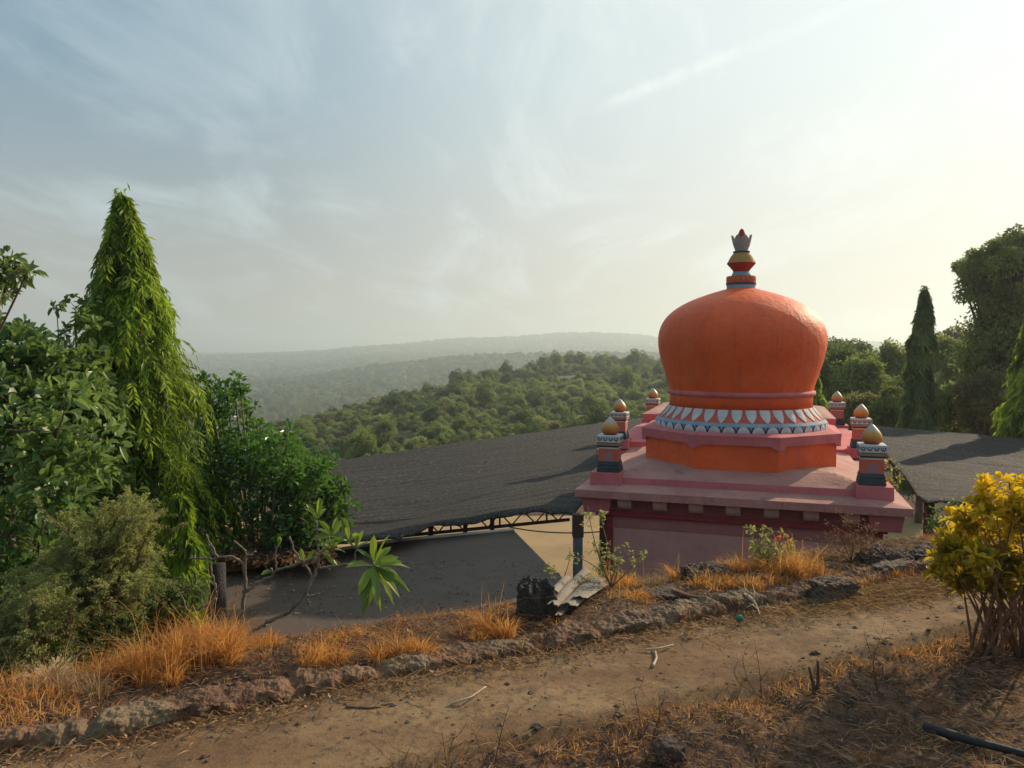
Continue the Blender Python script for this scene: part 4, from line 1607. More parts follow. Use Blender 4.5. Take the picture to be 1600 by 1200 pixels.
def weeping_tree(base, height, rmax, mat, label, name='weeping_tree', seed=0, nst=900, per=26, leaf=0.13, lw=0.022, prof=None, lean=(0, 0), group=None, bottom=0.12, thin=False):
    """narrow conical tree whose branches hang down the trunk with long wavy leaves"""
    rs = np.random.RandomState(seed)
    base = np.array(base, float)
    tr = empty(name, base, label, 'tree', group)
    off = tuple(base)
    prof = prof or [(0, 0.85), (0.15, 0.95), (0.35, 0.86), (0.6, 0.56), (0.8, 0.30), (0.93, 0.15), (1.0, 0.03)]
    ph, pr = [p[0] for p in prof], [p[1] for p in prof]

    def axis(h):
        return base + np.array([lean[0] * h ** 1.5 + 0.02 * math.sin(h * 9 + seed), lean[1] * h, h * height])
    g = Geo()
    tube(g, [axis(t) for t in np.linspace(0, 0.985, 14)], np.linspace(0.055 * height / 4 + 0.02, 0.006, 14), 8)
    gb = g
    g = Geo()
    # lumps: strands gather in bunches so that the outline is uneven
    nb = max(60, nst // 7)
    bh = bottom + (1 - bottom) * rs.rand(nb) ** 1.15
    ba = rs.rand(nb) * 2 * np.pi
    bk = rs.uniform(0.6, 1.22, nb)
    bt = rs.uniform(0.0, 0.9, nb)
    for i in range(nst):
        k = i % nb
        h = min(0.995, max(bottom, bh[k] + rs.normal(0, 0.012)))
        a = ba[k] + rs.normal(0, 0.22)
        if thin and h < 0.62 and 3.2 < a % 6.283 < 4.75 and rs.rand() < 0.62:
            continue
        lump = 1 + 0.55 * float(vnoise(h * 11 + seed, a * 1.6 + h * 5)) + 0.25 * float(vnoise(h * 27 + seed, a * 3.1))
        Rr = rmax * np.interp(h, ph, pr) * bk[k] * lump * rs.uniform(0.85, 1.06)
        c = axis(h)
        dr = np.array([math.cos(a), math.sin(a), 0])
        ln_ = (0.06 + 0.20 * rs.rand()) * (0.5 + 0.9 * min(1, Rr / rmax)) * height / 4.5
        p0 = c + np.array([0, 0, 0.05])
        p1 = c + dr * Rr * 0.85 + np.array([0, 0, 0.22 * Rr + 0.02])
        p2 = c + dr * Rr * rs.uniform(0.92, 1.08) - np.array([0, 0, ln_])
        C = bez(p0, p1, p2, per + 6)
        if i % 5 == 0:
            tube(gb, C[::4], np.linspace(0.008, 0.003, len(C[::4])), 3, cap=False)
        q = C[6:]
        n = len(q)
        tang = unit(np.gradient(q, axis=0))
        side = unit(np.cross(tang, dr + np.array([0, 0, 0.3])))
        sg = np.where(np.arange(n) % 2 == 0, 1, -1)[:, None]
        dirs = tang * 0.4 + side * sg * rs.uniform(0.3, 1.0, (n, 1)) + np.array([0, 0, -0.65]) + dr * 0.25 + rs.normal(0, 0.28, (n, 3))
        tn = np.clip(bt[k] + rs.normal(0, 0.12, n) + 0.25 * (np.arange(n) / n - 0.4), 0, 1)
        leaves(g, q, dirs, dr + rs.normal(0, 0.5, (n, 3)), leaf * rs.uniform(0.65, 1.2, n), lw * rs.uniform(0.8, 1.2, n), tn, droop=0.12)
    # young upright tuft at the tip
    n = 60
    tip = axis(1.0)
    q = tip + rs.normal(0, 0.022 * height / 4.5, (n, 3)) * np.array([1, 1, 2.6]) - np.array([0, 0, 0.04])
    leaves(g, q, rs.normal(0, 0.6, (n, 3)) + np.array([0, 0, -0.4]), rnd_dirs(n, rs), leaf * 0.8, lw, 0.7)
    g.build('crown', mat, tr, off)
    gb.build('trunk', M['bark'], tr, off, smoothed=True)
    return tr


def broad_tree(name, base, clumps, mat, label, cat='tree', leaf=0.08, lw=0.045, n=260, seed=0, trunk_r=0.06, big=False, group=None, bark='bark', flat=0.85, up=0.25, trunk_label=None,
               part='crown', forks=None, droop=0.2, tone=(0.15, 0.85), twig=0.006):
    """clumps: (x, y, z, r, density) in world metres; limbs run from the trunk to each clump"""
    rs = np.random.RandomState(seed + 100)
    base = np.array(base, float)
    root = empty(name, base, label, cat, group)
    off = tuple(base)
    C = np.array([c[:3] for c in clumps], float)
    top = C.mean(0)
    fork = base * 0.45 + top * 0.55
    fork[:2] = base[:2] * 0.6 + top[:2] * 0.4
    g = Geo()
    tk = bez(base, base * 0.5 + fork * 0.5 + rs.normal(0, 0.03, 3), fork, 8)
    tube(g, tk, np.linspace(trunk_r, trunk_r * 0.65, 8), 8)
    g.build('trunk', M[bark], root, off, smoothed=True)
    gb = Geo()
    g = Geo()
    for c in clumps:
        p = np.array(c[:3], float)
        r = c[3]
        dens = c[4] if len(c) > 4 else 1.0
        st = tk[rs.randint(4, 8)]
        midp = (st + p) / 2 + rs.normal(0, 0.12, 3) * r + np.array([0, 0, -0.2 * r])
        br = bez(st, midp, p, 8)
        tube(gb, br, np.linspace(trunk_r * 0.4, trunk_r * 0.12, 8), 5, cap=False)
        nsub = max(4, int(9 * dens))
        sub = p + rnd_dirs(nsub, rs) * r * rs.uniform(0.35, 0.95, (nsub, 1)) * np.array([1, 1, flat])
        ct = rs.uniform(*tone)
        for q in sub:
            tube(gb, bez(p, (p + q) / 2 + rs.normal(0, 0.1, 3) * r, q, 4), [twig * 1.3, twig, twig * 0.8, twig * 0.5], 3, cap=False)
            clump(g, q, r * 0.5, int(n * dens / 9), leaf, lw, rs, up=up, ct=np.clip(ct + rs.normal(0, 0.12), 0, 1), big=big, flat=flat, droop=droop)
    g.build(part, M[mat] if isinstance(mat, str) else mat, root, off)
    gb.build('branches', M[bark], root, off)
    return root


def pxc(lst, seed=0, rk=1.0, jy=0.25):
    """(px, py, Y, radius in pixels[, density]) -> world clump"""
    rs = np.random.RandomState(seed + 5)
    out = []
    for c in lst:
        p = P(c[0], c[1], c[2] + rs.normal(0, jy))
        out.append((p.x, p.y, p.z, c[3] / 1200 * c[2] * rk, c[4] if len(c) > 4 else 1.0))
    return out


# --- tall weeping tree, left
b = P(232, 1150, 7.6)
weeping_tree((b.x, b.y, -2.6), P(205, 306, 7.6).z + 2.6, 0.84, M['weeping'], 'tall bright green weeping conical tree at left, rising above the horizon', seed=11, nst=3600, per=26, leaf=0.098, lw=0.021,
             prof=[(0, 0.7), (0.15, 0.85), (0.36, 0.97), (0.55, 0.86), (0.68, 0.70), (0.80, 0.52), (0.9, 0.30), (0.96, 0.17), (1.0, 0.07)], lean=(-0.165, 0.0), thin=True)
b = P(285, 1100, 6.0)
weeping_tree((b.x, b.y, -1.6), P(285, 775, 6.0).z + 1.6, 0.27, M['weeping'], 'small drooping green sapling at the foot of the tall weeping tree', seed=12, nst=420, per=18, leaf=0.12, lw=0.022,
             prof=[(0, 0.9), (0.5, 0.95), (0.8, 0.7), (1.0, 0.1)])

# --- broad-leaved tree on the left edge
L1 = [(15, 560, 6.4, 60), (60, 600, 6.4, 60), (110, 600, 6.4, 55), (20, 650, 6.2, 70), (90, 670, 6.2, 70), (140, 640, 6.6, 50), (10, 740, 6.0, 80), (80, 750, 6.0, 70), (140, 720, 6.5, 55),
      (20, 830, 5.8, 80), (90, 820, 6.0, 60, 0.5), (-60, 600, 6.4, 90), (-70, 720, 6.2, 100), (-60, 850, 6.0, 100), (60, 540, 6.6, 35, 0.5), (15, 515, 6.6, 30, 0.4), (125, 560, 6.7, 30, 0.6),
      (150, 780, 6.8, 55, 0.7), (190, 740, 7.9, 60), (170, 830, 7.2, 50, 0.4), (-20, 930, 5.4, 80), (60, 900, 5.6, 60, 0.5)]
b = P(-10, 1100, 6.3)
broad_tree('broadleaf_tree', (b.x, b.y, -2.2), pxc(L1, 1), 'broad', 'large leafy tree with broad oval leaves filling the left edge, partly behind the weeping tree', leaf=0.105, lw=0.055, n=430, seed=3, trunk_r=0.07, big=True)
L2 = [(118, 480, 7.0, 26, 0.35), (100, 520, 7.0, 30, 0.4), (135, 505, 7.0, 22, 0.4), (110, 555, 7.0, 30, 0.5), (88, 478, 7.0, 8, 0.1)]
b = P(120, 900, 7.0)
broad_tree('broadleaf_tree', (b.x, b.y, -2.2), pxc(L2, 2, jy=0.05), 'broad', 'thin twiggy sapling poking up just left of the weeping tree top', leaf=0.085, lw=0.042, n=300, seed=5, trunk_r=0.03, big=True, twig=0.004)
L3 = [(6, 428, 5.2, 28, 0.3), (28, 414, 5.2, 22, 0.25), (-24, 430, 5.2, 40, 0.5), (44, 424, 5.2, 12, 0.12), (8, 450, 5.2, 14, 0.15), (-60, 440, 5.3, 60, 1)]
b = P(-260, 1000, 5.6)
broad_tree('broadleaf_tree', (b.x, b.y, -1.2), pxc(L3, 3, jy=0.04), 'weepdark', 'dark leafy branch reaching in alone against the sky at the left edge', leaf=0.08, lw=0.042, n=380, seed=6, trunk_r=0.05, big=True)

# --- glossy shrub tree in the left middle
L4 = [(330, 650, 8.3, 42), (355, 625, 8.4, 32, 0.7), (376, 612, 8.4, 14, 0.3), (300, 640, 8.5, 30, 0.7), (340, 700, 8.2, 50), (390, 705, 8.2, 45), (430, 715, 8.1, 45), (355, 760, 8.0, 50), (410, 765, 8.0, 55), (460, 740, 8.1, 42),
      (470, 785, 8.0, 50), (505, 770, 8.0, 32), (425, 812, 7.9, 45), (490, 815, 7.9, 40), (520, 805, 7.9, 26), (345, 810, 7.9, 50), (300, 790, 7.9, 45), (500, 735, 8.1, 20, 0.4), (370, 850, 7.8, 25, 0.4), (310, 860, 7.5, 40, 0.6),
      (402, 668, 8.2, 16, 0.25), (448, 688, 8.1, 18, 0.25), (385, 640, 8.3, 14, 0.2), (478, 705, 8.1, 18, 0.25), (512, 722, 8.0, 18, 0.25), (535, 760, 8.0, 15, 0.2), (540, 790, 7.9, 15, 0.2), (420, 690, 8.2, 16, 0.25), (365, 598, 8.4, 12, 0.15), (325, 600, 8.4, 16, 0.2)]
b = P(400, 1000, 8.1)
broad_tree('glossy_shrub', (b.x, b.y, -2.6), pxc(L4, 4), 'glossy', 'dense dark green shrub with small glossy leaves between the weeping tree and left black net', 'shrub', leaf=0.085, lw=0.042, n=480, seed=8, trunk_r=0.06, up=0.45)

# --- feathery bushes
def spray_bush(name, base, ell, n, label, seed=0, leaf=0.022, lw=0.009, mat='feather'):
    """arching stems with side twigs carrying tiny leaflets; ell = (px, py, Y, rx px, ry px)"""
    rs = np.random.RandomState(seed)
    base = np.array(base, float)
    root = empty(name, base, label, 'shrub')
    g = Geo()
    gt = Geo()
    for i in range(n):
        e = ell[rs.randint(len(ell))]
        d = rs.normal(0, 0.55, 2)
        T = np.array(P(e[0] + d[0] * e[3], e[1] + d[1] * e[4], e[2] + rs.normal(0, 0.18)))
        b0 = base + np.array([rs.normal(0, 0.12), rs.normal(0, 0.10), 0])
        md = b0 * 0.45 + T * 0.55 + np.array([rs.normal(0, 0.06), 0, 0.10 + 0.1 * rs.rand()])
        C = bez(b0, md, T, 12)
        tube(gt, C, np.linspace(0.006, 0.0015, 12), 4, cap=False)
        tn0 = np.clip(rs.normal(0.5, 0.2) + 0.25 * (T[2] - base[2] - 0.3), 0.05, 0.95)
        for q in range(9):
            k = rs.randint(5, 12)
            dd = unit((C[min(k, 11)] - C[k - 1]) * 8 + rs.normal(0, 0.55, 3) + np.array([0, 0, 0.35]))
            ln_ = rs.uniform(0.05, 0.13)
            m = 16
            tt_ = np.linspace(0.1, 1, m)[:, None]
            pts = C[k] + dd * ln_ * tt_ + np.array([0, 0, -0.25]) * ln_ * tt_ ** 2
            tube(gt, pts[::5], 0.0009, 3, cap=False)
            sd_ = unit(np.cross(dd, [0.2, -0.6, 0.8])) * np.where(np.arange(m) % 2 == 0, 1, -1)[:, None]
            leaves(g, pts, sd_ + dd * 0.6 + rs.normal(0, 0.3, (m, 3)), np.array([0, 0, 1.0]) + rs.normal(0, 0.6, (m, 3)), leaf * rs.uniform(0.7, 1.2, m), lw, np.clip(tn0 + rs.normal(0, 0.12, m), 0, 1))
    g.build('foliage', M[mat], root, tuple(base))
    gt.build('stems', M['stem'], root, tuple(base))


b = P(150, 1010, 4.9)
spray_bush('feathery_bush', (b.x, b.y, -0.05), [(130, 850, 5.0, 50, 50), (185, 830, 5.0, 50, 45), (215, 815, 5.0, 35, 40), (90, 900, 4.9, 55, 50), (160, 890, 4.9, 60, 50), (205, 870, 5.0, 45, 45), (110, 950, 4.8, 60, 40), (180, 930, 4.9, 50, 40)],
           420, 'pale olive feathery bush with tiny leaves in front of the weeping tree', 9)
b = P(60, 1060, 4.4)
spray_bush('feathery_bush', (b.x, b.y, -0.03), [(45, 985, 4.5, 45, 35), (90, 975, 4.5, 40, 35), (25, 1020, 4.4, 45, 30), (75, 945, 4.5, 30, 30)],
           170, 'lower feathery bush with straw tinted twigs in the far left corner', 10)
L7 = [(20, 900, 5.6, 70), (10, 960, 5.3, 60), (120, 980, 5.5, 60), (190, 975, 5.7, 50), (240, 950, 5.8, 45), (270, 930, 6.0, 40), (-60, 960, 5.3, 80), (225, 910, 6.0, 40), (60, 1000, 5.2, 40)]
b = P(100, 1060, 5.5)
broad_tree('dark_undergrowth_bush', (b.x, b.y, -0.4), pxc(L7, 7), 'weepdark', 'dark shaded leafy bush low down behind the feathery bushes', 'shrub', leaf=0.06, lw=0.025, n=700, seed=21, trunk_r=0.03)

# --- frangipani, mostly bare, drawn limb by limb
b = P(375, 1010, 5.05)
fr = empty('frangipani', b, 'mostly bare frangipani with forked grey limbs in front of the grey roof', 'tree')
foff = tuple(b)
gt = Geo()
gl = Geo()
FY = 5.05
limbs = [
    ([(376, 1010), (379, 960), (383, 920), (384, 925)], 0.022, 0.02),
    ([(384, 925), (382, 880), (360, 868), (340, 872), (325, 850)], 0.018, 0.012),
    ([(384, 925), (400, 912), (425, 900), (432, 890), (455, 885), (500, 868), (520, 845)], 0.018, 0.010),
    ([(384, 925), (383, 880), (385, 860), (365, 845)], 0.014, 0.010),
    ([(385, 870), (400, 862)], 0.012, 0.009),
    ([(340, 872), (318, 873), (295, 873)], 0.011, 0.009),
    ([(340, 872), (330, 850), (322, 835)], 0.011, 0.009),
    ([(425, 895), (424, 888)], 0.014, 0.012),
    ([(432, 890), (430, 862), (434, 852)], 0.010, 0.009),
    ([(416, 972), (450, 958), (476, 930), (487, 905), (496, 888), (500, 883)], 0.022, 0.016),
    ([(487, 905), (482, 888), (460, 862), (452, 838)], 0.013, 0.010),
    ([(496, 890), (500, 870), (496, 840), (494, 815)], 0.013, 0.009),
    ([(500, 888), (525, 884), (553, 880), (575, 886), (580, 887)], 0.014, 0.011),
    ([(553, 880), (555, 862), (560, 852)], 0.009, 0.008),
    ([(475, 932), (490, 930), (505, 926), (512, 918)], 0.010, 0.008),
    ([(478, 925), (482, 940), (484, 948)], 0.008, 0.007),
    ([(330, 955), (333, 935), (338, 920), (331, 900), (330, 878)], 0.016, 0.010),
    ([(280, 925), (290, 945), (295, 958)], 0.009, 0.009),
    ([(300, 955), (318, 950), (338, 935)], 0.010, 0.012),
    ([(416, 975), (395, 985), (376, 1005)], 0.022, 0.024),
]
for li, (pts, r0, r1) in enumerate(limbs):
    ys = FY + 0.10 * math.sin(li * 1.7) * 0
    C = np.array([P(x, y, ys + 0.03 * math.sin(x * 0.05)) for x, y in pts])
    m = max(4, len(C) * 4)
    t = np.linspace(0, 1, m)
    tp = np.linspace(0, 1, len(C))
    C = np.stack([np.interp(t, tp, C[:, k]) for k in range(3)], 1)
    for _ in range(2):
        C[1:-1] = (C[:-2] + 2 * C[1:-1] + C[2:]) / 4
    C[1:-1] += RS.normal(0, 0.003, (m - 2, 3))
    rr2 = np.linspace(r0, r1, m) * 0.62 * (1 + 0.10 * np.sin(np.arange(m) * 1.9))
    rr2[-2:] *= 1.12
    tube(gt, C, rr2, 7)
gt.build('limbs', M['barkpale'], fr, foff, smoothed=True)


def rosette(px, py, n, ln, wd, bias, Y=FY, spread=0.7, seed=0):
    rs = np.random.RandomState(seed)
    c = np.array(P(px, py, Y))
    g = Geo()
    d = unit(rnd_dirs(n, rs) * spread + np.array(bias))
    leaves(g, c + d * 0.01, d, np.array([0, 0, 1.0]) + rnd_dirs(n, rs) * 0.5 + np.array([0, -0.5, 0]), ln * rs.uniform(0.7, 1.15, n), wd * rs.uniform(0.8, 1.1, n), rs.uniform(0.2, 0.95, n), big=True, droop=0.18, fold=0.12)
    g.build('leaf_cluster', M['plumeria'], fr, foff)


rosette(584, 884, 24, 0.25, 0.062, (0.45, -0.1, -0.25), seed=1, spread=0.8)
rosette(545, 845, 7, 0.17, 0.045, (0.0, 0, 0.8), seed=2, spread=0.8)
rosette(520, 838, 6, 0.17, 0.042, (-0.3, 0, 0.7), seed=3)
rosette(500, 862, 6, 0.13, 0.035, (0.7, 0, 0.0), seed=4)
rosette(520, 858, 6, 0.14, 0.036, (0.2, 0, 0.5), seed=8)
rosette(556, 858, 6, 0.15, 0.04, (0.3, 0, 0.6), seed=9)
rosette(475, 880, 4, 0.12, 0.035, (-0.2, 0, 0.6), seed=10)
rosette(496, 812, 8, 0.15, 0.035, (0.2, 0, 0.8), seed=5)
rosette(405, 900, 1, 0.10, 0.04, (0.6, 0, 0.3), seed=6, spread=0.1)
rosette(434, 855, 2, 0.09, 0.03, (0.1, 0, 1), seed=7, spread=0.3)

# --- yellow-leaved shrub at right with many bare stems
cb = Gz(1545, 1045, -0.02)
ys = empty('yellow_shrub', cb, 'bright yellow leaved shrub on many thin upright stems beside the path at right', 'shrub')
yoff = tuple(cb)
gs = Geo()
gy = Geo()
rs = np.random.RandomState(4)
YC = [(1478, 860, 30), (1500, 835, 30), (1470, 885, 22), (1500, 880, 34), (1530, 790, 30), (1560, 775, 30), (1590, 790, 32), (1545, 830, 34), (1580, 840, 36), (1530, 870, 30), (1570, 890, 30), (1600, 880, 34),
      (1620, 830, 40), (1640, 780, 36), (1640, 890, 36), (1520, 905, 22), (1495, 905, 18), (1610, 930, 24), (1660, 850, 40), (1513, 812, 20), (1605, 765, 22), (1560, 920, 18)]
bases = [Gz(1530, 1035, -0.03), Gz(1560, 1048, -0.03), Gz(1595, 1030, -0.03), Gz(1545, 1020, -0.03), Gz(1625, 1040, -0.03)]
for ci, (x, y, r) in enumerate(YC):
    Yc = cb.y + rs.normal(0.05, 0.16)
    c = np.array(P(x, y, Yc))
    rr2 = r * 1.12 / 1200 * Yc
    topz = (c[2] - 0.25) / 0.75
    for q in range(2):
        bb = np.array(bases[rs.randint(len(bases))]) + rs.normal(0, 0.03, 3) * np.array([1, 1, 0])
        e = c + rs.normal(0, 0.4, 3) * rr2
        md = (bb + e) / 2 + np.array([(bb[0] - e[0]) * 0.22, 0, 0.02]) + rs.normal(0, 0.02, 3)
        tube(gs, bez(bb, md, e, 9), np.linspace(0.0085, 0.003, 9) * rs.uniform(0.8, 1.2), 5)
    for q in range(12):
        s_ = c + rnd_dirs(1, rs)[0] * rr2 * rs.uniform(0.2, 0.95)
        n = 13
        d = rnd_dirs(n, rs) * 0.9 + np.array([0, 0, 0.45])
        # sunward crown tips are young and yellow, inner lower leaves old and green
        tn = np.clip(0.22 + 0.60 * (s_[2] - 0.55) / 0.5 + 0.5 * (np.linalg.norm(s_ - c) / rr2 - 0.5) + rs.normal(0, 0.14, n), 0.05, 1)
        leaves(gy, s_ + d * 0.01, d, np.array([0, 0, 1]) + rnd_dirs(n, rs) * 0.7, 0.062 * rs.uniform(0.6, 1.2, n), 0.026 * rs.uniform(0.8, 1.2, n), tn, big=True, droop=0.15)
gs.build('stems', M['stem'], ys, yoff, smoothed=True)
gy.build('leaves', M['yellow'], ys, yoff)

# --- small plants on the bank


def sapling(name, px, py, tops, mat, label, leaf, lw, per, seed=0, r=0.005, cat='plant', spread=0.05, bark='stem', Yoff=0.0, z=0.03, cl=None):
    rs = np.random.RandomState(seed)
    b = G(px, py, z)
    root = empty(name, b, label, cat)
    g = Geo()
    gl = Geo()
    for (x, y) in tops:
        e = np.array(P(x, y, b.y + Yoff + rs.normal(0, 0.04)))
        md = (np.array(b) + e) / 2 + rs.normal(0, 0.05, 3)
        C = bez(b, md, e, 9)
        tube(g, C, np.linspace(r, r * 0.45, 9), 5)
        for q in range(per):
            k = rs.randint(3, 9)
            s_ = C[k] + rs.normal(0, spread * 0.5, 3)
            tube(g, [C[k], (C[k] + s_) / 2 + rs.normal(0, 0.01, 3), s_], [r * 0.4, r * 0.3, r * 0.2], 3, cap=False)
            n = 6
            d = rnd_dirs(n, rs) + np.array([0, 0, 0.1])
            leaves(gl, s_ + d * 0.01, d, np.array([0, 0, 1]) + rnd_dirs(n, rs) * 0.6, leaf * rs.uniform(0.6, 1.2, n), lw * rs.uniform(0.8, 1.2, n), rs.uniform(0.2, 1, n), big=leaf > 0.03)
    g.build('stems', M[bark], root, tuple(b), smoothed=True)
    gl.build('leaves', M[mat], root, tuple(b))
    return root


sapling('climbing_sapling', 955, 918, [(918, 790), (935, 800), (900, 870), (930, 850), (955, 870), (1000, 868), (975, 862), (910, 900)], 'feather', 'spindly pale green sapling against the grey column and maroon corner', 0.028, 0.015, 9, 1, 0.005, bark='barkpale')
sapling('trailing_plant', 880, 905, [(832, 872), (850, 880), (890, 855)], 'feather', 'thin green sprig hanging over the grey roof left of the column', 0.026, 0.015, 3, 2, 0.003)
sp = sapling('flowering_bush', 1205, 890, [(1170, 828), (1185, 835), (1205, 822), (1222, 838), (1235, 850), (1195, 850), (1215, 860), (1240, 865)], 'feather', 'green leafy bush with a few red bracts growing in orange grass before the temple wall', 0.04, 0.02, 8, 3, 0.005, cat='shrub')
g = Geo()
rs = np.random.RandomState(5)
for x, y in ((1222, 838), (1230, 845), (1236, 852), (1218, 846)):
    c = np.array(P(x, y, sp.location.y))
    n = 8
    d = rnd_dirs(n, rs) + np.array([0, 0, 0.4])
    leaves(g, c + d * 0.015, d, rnd_dirs(n, rs), 0.028, 0.013, rs.rand(n))
g.build('bracts', M['redleaf'], sp, tuple(sp.location))
sapling('dried_bush', 1330, 880, [(1290, 835), (1305, 820), (1320, 812), (1335, 815), (1350, 822), (1362, 830), (1345, 845), (1300, 855), (1372, 842), (1390, 850), (1280, 850)], 'litter', 'dried twiggy bush with curled brown leaves at the right corner of the temple', 0.02, 0.011, 14, 6, 0.004, cat='shrub', spread=0.1)
sapling('green_weed', 1395, 790, [(1375, 715), (1390, 722), (1402, 728), (1385, 735)], 'feather', 'bright green weed growing in the gap beside the right black net', 0.05, 0.025, 8, 7, 0.004, z=-0.35)
sapling('green_weed', 1460, 840, [(1440, 792), (1470, 790), (1490, 800), (1455, 800), (1500, 785)], 'weepdark', 'grey green weed in the dark gap behind the yellow shrub', 0.07, 0.02, 6, 8, 0.004, z=-0.1)
for i, (px, py, tops, lab) in enumerate((
        (770, 1215, [(795, 1105), (770, 1130), (740, 1140)], 'bare branching weed at the bottom edge, nearest the middle of the photo'),
        (700, 1215, [(690, 1140), (715, 1150), (730, 1160)], 'bare twiggy weed at the bottom edge, left of the taller one'),
        (1010, 1190, [(990, 1075), (1040, 1080), (1030, 1110), (975, 1100)], 'bare forked weed beside the dark lump standing in for the hollow'),
        (1190, 1090, [(1160, 1020), (1150, 1040), (1200, 1050), (1180, 1010)], 'bare wispy weed left of the cut stump'),
        (1370, 1080, [(1350, 990), (1380, 1000), (1362, 1030)], 'bare slender weed between the cut stump and the yellow shrub'),
        (630, 1225, [(655, 1180), (640, 1170), (610, 1185)], 'bare low weed at the bottom edge, furthest left'))):
    sapling('bare_weed', px, min(py, 1225), tops, 'reddry', lab, 0.008, 0.004, 9, 40 + i, 0.0022, spread=0.09, bark='darktwig', cat='weed')


# --- dry grass
def blades(g, c, n, h, spread, rs, tone=(0.2, 0.9), w=0.0028, lean=(0, 0), splay=0.55):
    c = np.asarray(c, float)
    a = rs.rand(n) * 2 * np.pi
    rr2 = spread * np.sqrt(rs.rand(n))
    b = c + np.stack([rr2 * np.cos(a), rr2 * np.sin(a), np.zeros(n)], 1)
    b[:, 2] = H(b[:, 0], b[:, 1]) - 0.01
    out = np.stack([np.cos(a), np.sin(a), np.zeros(n)], 1) * (splay * rs.rand(n) * (0.4 + rr2 / spread))[:, None]
    out += rs.normal(0, 0.16, (n, 3)) * np.array([1, 1, 0]) + np.array([lean[0], lean[1], 0])
    hh = h * rs.uniform(0.35, 1.1, n) * (1.1 - 0.45 * (rr2 / spread) ** 2)
    side_ = rs.normal(0, 0.12, (n, 3)) * np.array([1, 1, 0])
    bend = rs.rand(n)[:, None] ** 2
    m1 = b + (out * 0.30 + side_ * 0.3 + np.array([0, 0, 1.0])) * (hh * 0.40)[:, None]
    m2 = b + (out * 0.80 + side_ + np.array([0, 0, 1.0]) - bend * np.array([0, 0, 0.25])) * (hh * 0.75)[:, None]
    tp = b + (out * 1.5 + side_ * 2.2 + out * bend * 1.2 + np.array([0, 0, 0.95]) - bend * np.array([0, 0, 0.65])) * hh[:, None]
    sd_ = unit(np.stack([rs.normal(size=n), rs.normal(size=n), np.zeros(n)], 1)) * w * rs.uniform(0.6, 1.3, n)[:, None]
    V = np.stack([b - sd_, b + sd_, m1 + sd_ * 0.8, m1 - sd_ * 0.8, m2 + sd_ * 0.55, m2 - sd_ * 0.55, tp], 1)
    t = np.array([(0, 1, 2), (0, 2, 3), (3, 2, 4), (3, 4, 5), (5, 4, 6)])
    T = (np.arange(n)[:, None, None] * 7 + t[None]).reshape(-1, 3)
    g.add(V.reshape(-1, 3), T, 0, np.repeat(np.clip(rs.uniform(*tone, n), 0, 1), 7))


TUFTS = [(268, 1050, 0.40, 0.27, 3000, 'biggest bushy orange dry grass tuft, centre of the left bank'),
         (205, 1030, 0.33, 0.17, 1200, 'orange tuft against the feathery bush, left of the biggest one'),
         (315, 1015, 0.36, 0.17, 1400, 'tall orange tuft at foot of the frangipani, behind the biggest one'),
         (360, 1015, 0.27, 0.12, 700, 'upright orange tuft next to the thick black post'),
         (100, 1080, 0.28, 0.15, 700, 'loose straw tuft below the lower feathery bush'),
         (410, 1010, 0.20, 0.08, 300, 'thin spiky tuft just right of the frangipani trunk'),
         (497, 1035, 0.23, 0.11, 750, 'orange tuft leaning right, third along the roof edge'),
         (545, 995, 0.14, 0.08, 260, 'small sparse tuft on the brink above the grey roof'),
         (625, 1025, 0.24, 0.11, 800, 'square shaped orange tuft below the middle of the grey roof'),
         (768, 995, 0.27, 0.11, 1000, 'brightest orange tuft standing alone left of the black boulder'),
         (945, 920, 0.27, 0.16, 1300, 'dense orange tuft at the foot of the grey column'),
         (1010, 915, 0.20, 0.12, 450, 'brown orange tuft under the left end of temple wall'),
         (1055, 905, 0.20, 0.06, 350, 'narrow rounded orange tuft alone before the temple wall'),
         (1160, 895, 0.27, 0.13, 900, 'orange tuft left of the flowering bush'),
         (1240, 900, 0.36, 0.16, 1500, 'tall bright orange tuft around the flowering bush'),
         (1180, 915, 0.17, 0.18, 900, 'long low orange tuft on the kerb below the flowering bush'),
         (1290, 870, 0.15, 0.10, 250, 'thin brown tuft beneath the dried bush'),
         (1335, 925, 0.17, 0.07, 400, 'rusty tuft growing over the right end of the stone block'),
         (1105, 915, 0.18, 0.12, 600, 'ragged orange tuft low down before the middle of the temple wall'),
         (985, 935, 0.16, 0.12, 500, 'short orange tuft above the kerb, right of the broken sheets'),
         (1410, 905, 0.12, 0.07, 250, 'small rusty tuft by the low kerb stone near the yellow shrub')]
for i, (px, py, h, sp_, n, lab) in enumerate(TUFTS):
    p = Gz(px, py, 0)
    rs = np.random.RandomState(60 + i)
    g = Geo()
    nsb = max(3, int(sp_ * 60))
    for q in range(nsb):
        aa, r_ = rs.rand() * 6.28, sp_ * math.sqrt(rs.rand())
        cc = (p.x + 1.25 * r_ * math.cos(aa), p.y + 0.8 * r_ * math.sin(aa), 0)
        hk = h * rs.uniform(0.45, 0.95) * (1 - 0.35 * r_ / sp_)
        blades(g, cc, int(n / nsb * 0.8), hk, 0.05, rs, lean=(rs.normal(0, 0.22), rs.normal(0, 0.15)), w=0.0021, splay=0.7, tone=(0.05, 0.95))
    # a few tall seed stalks
    blades(g, p, max(4, n // 60), h * 1.35, sp_ * 0.8, rs, w=0.002, splay=0.3)
    o = g.build('grass_tuft', M['dry'] if i not in (4, 11, 16) else M['straw'], None, tuple(p))
    o.location = p
    put(o, None, lab, 'dry grass', 'dry grass tufts on the bank')

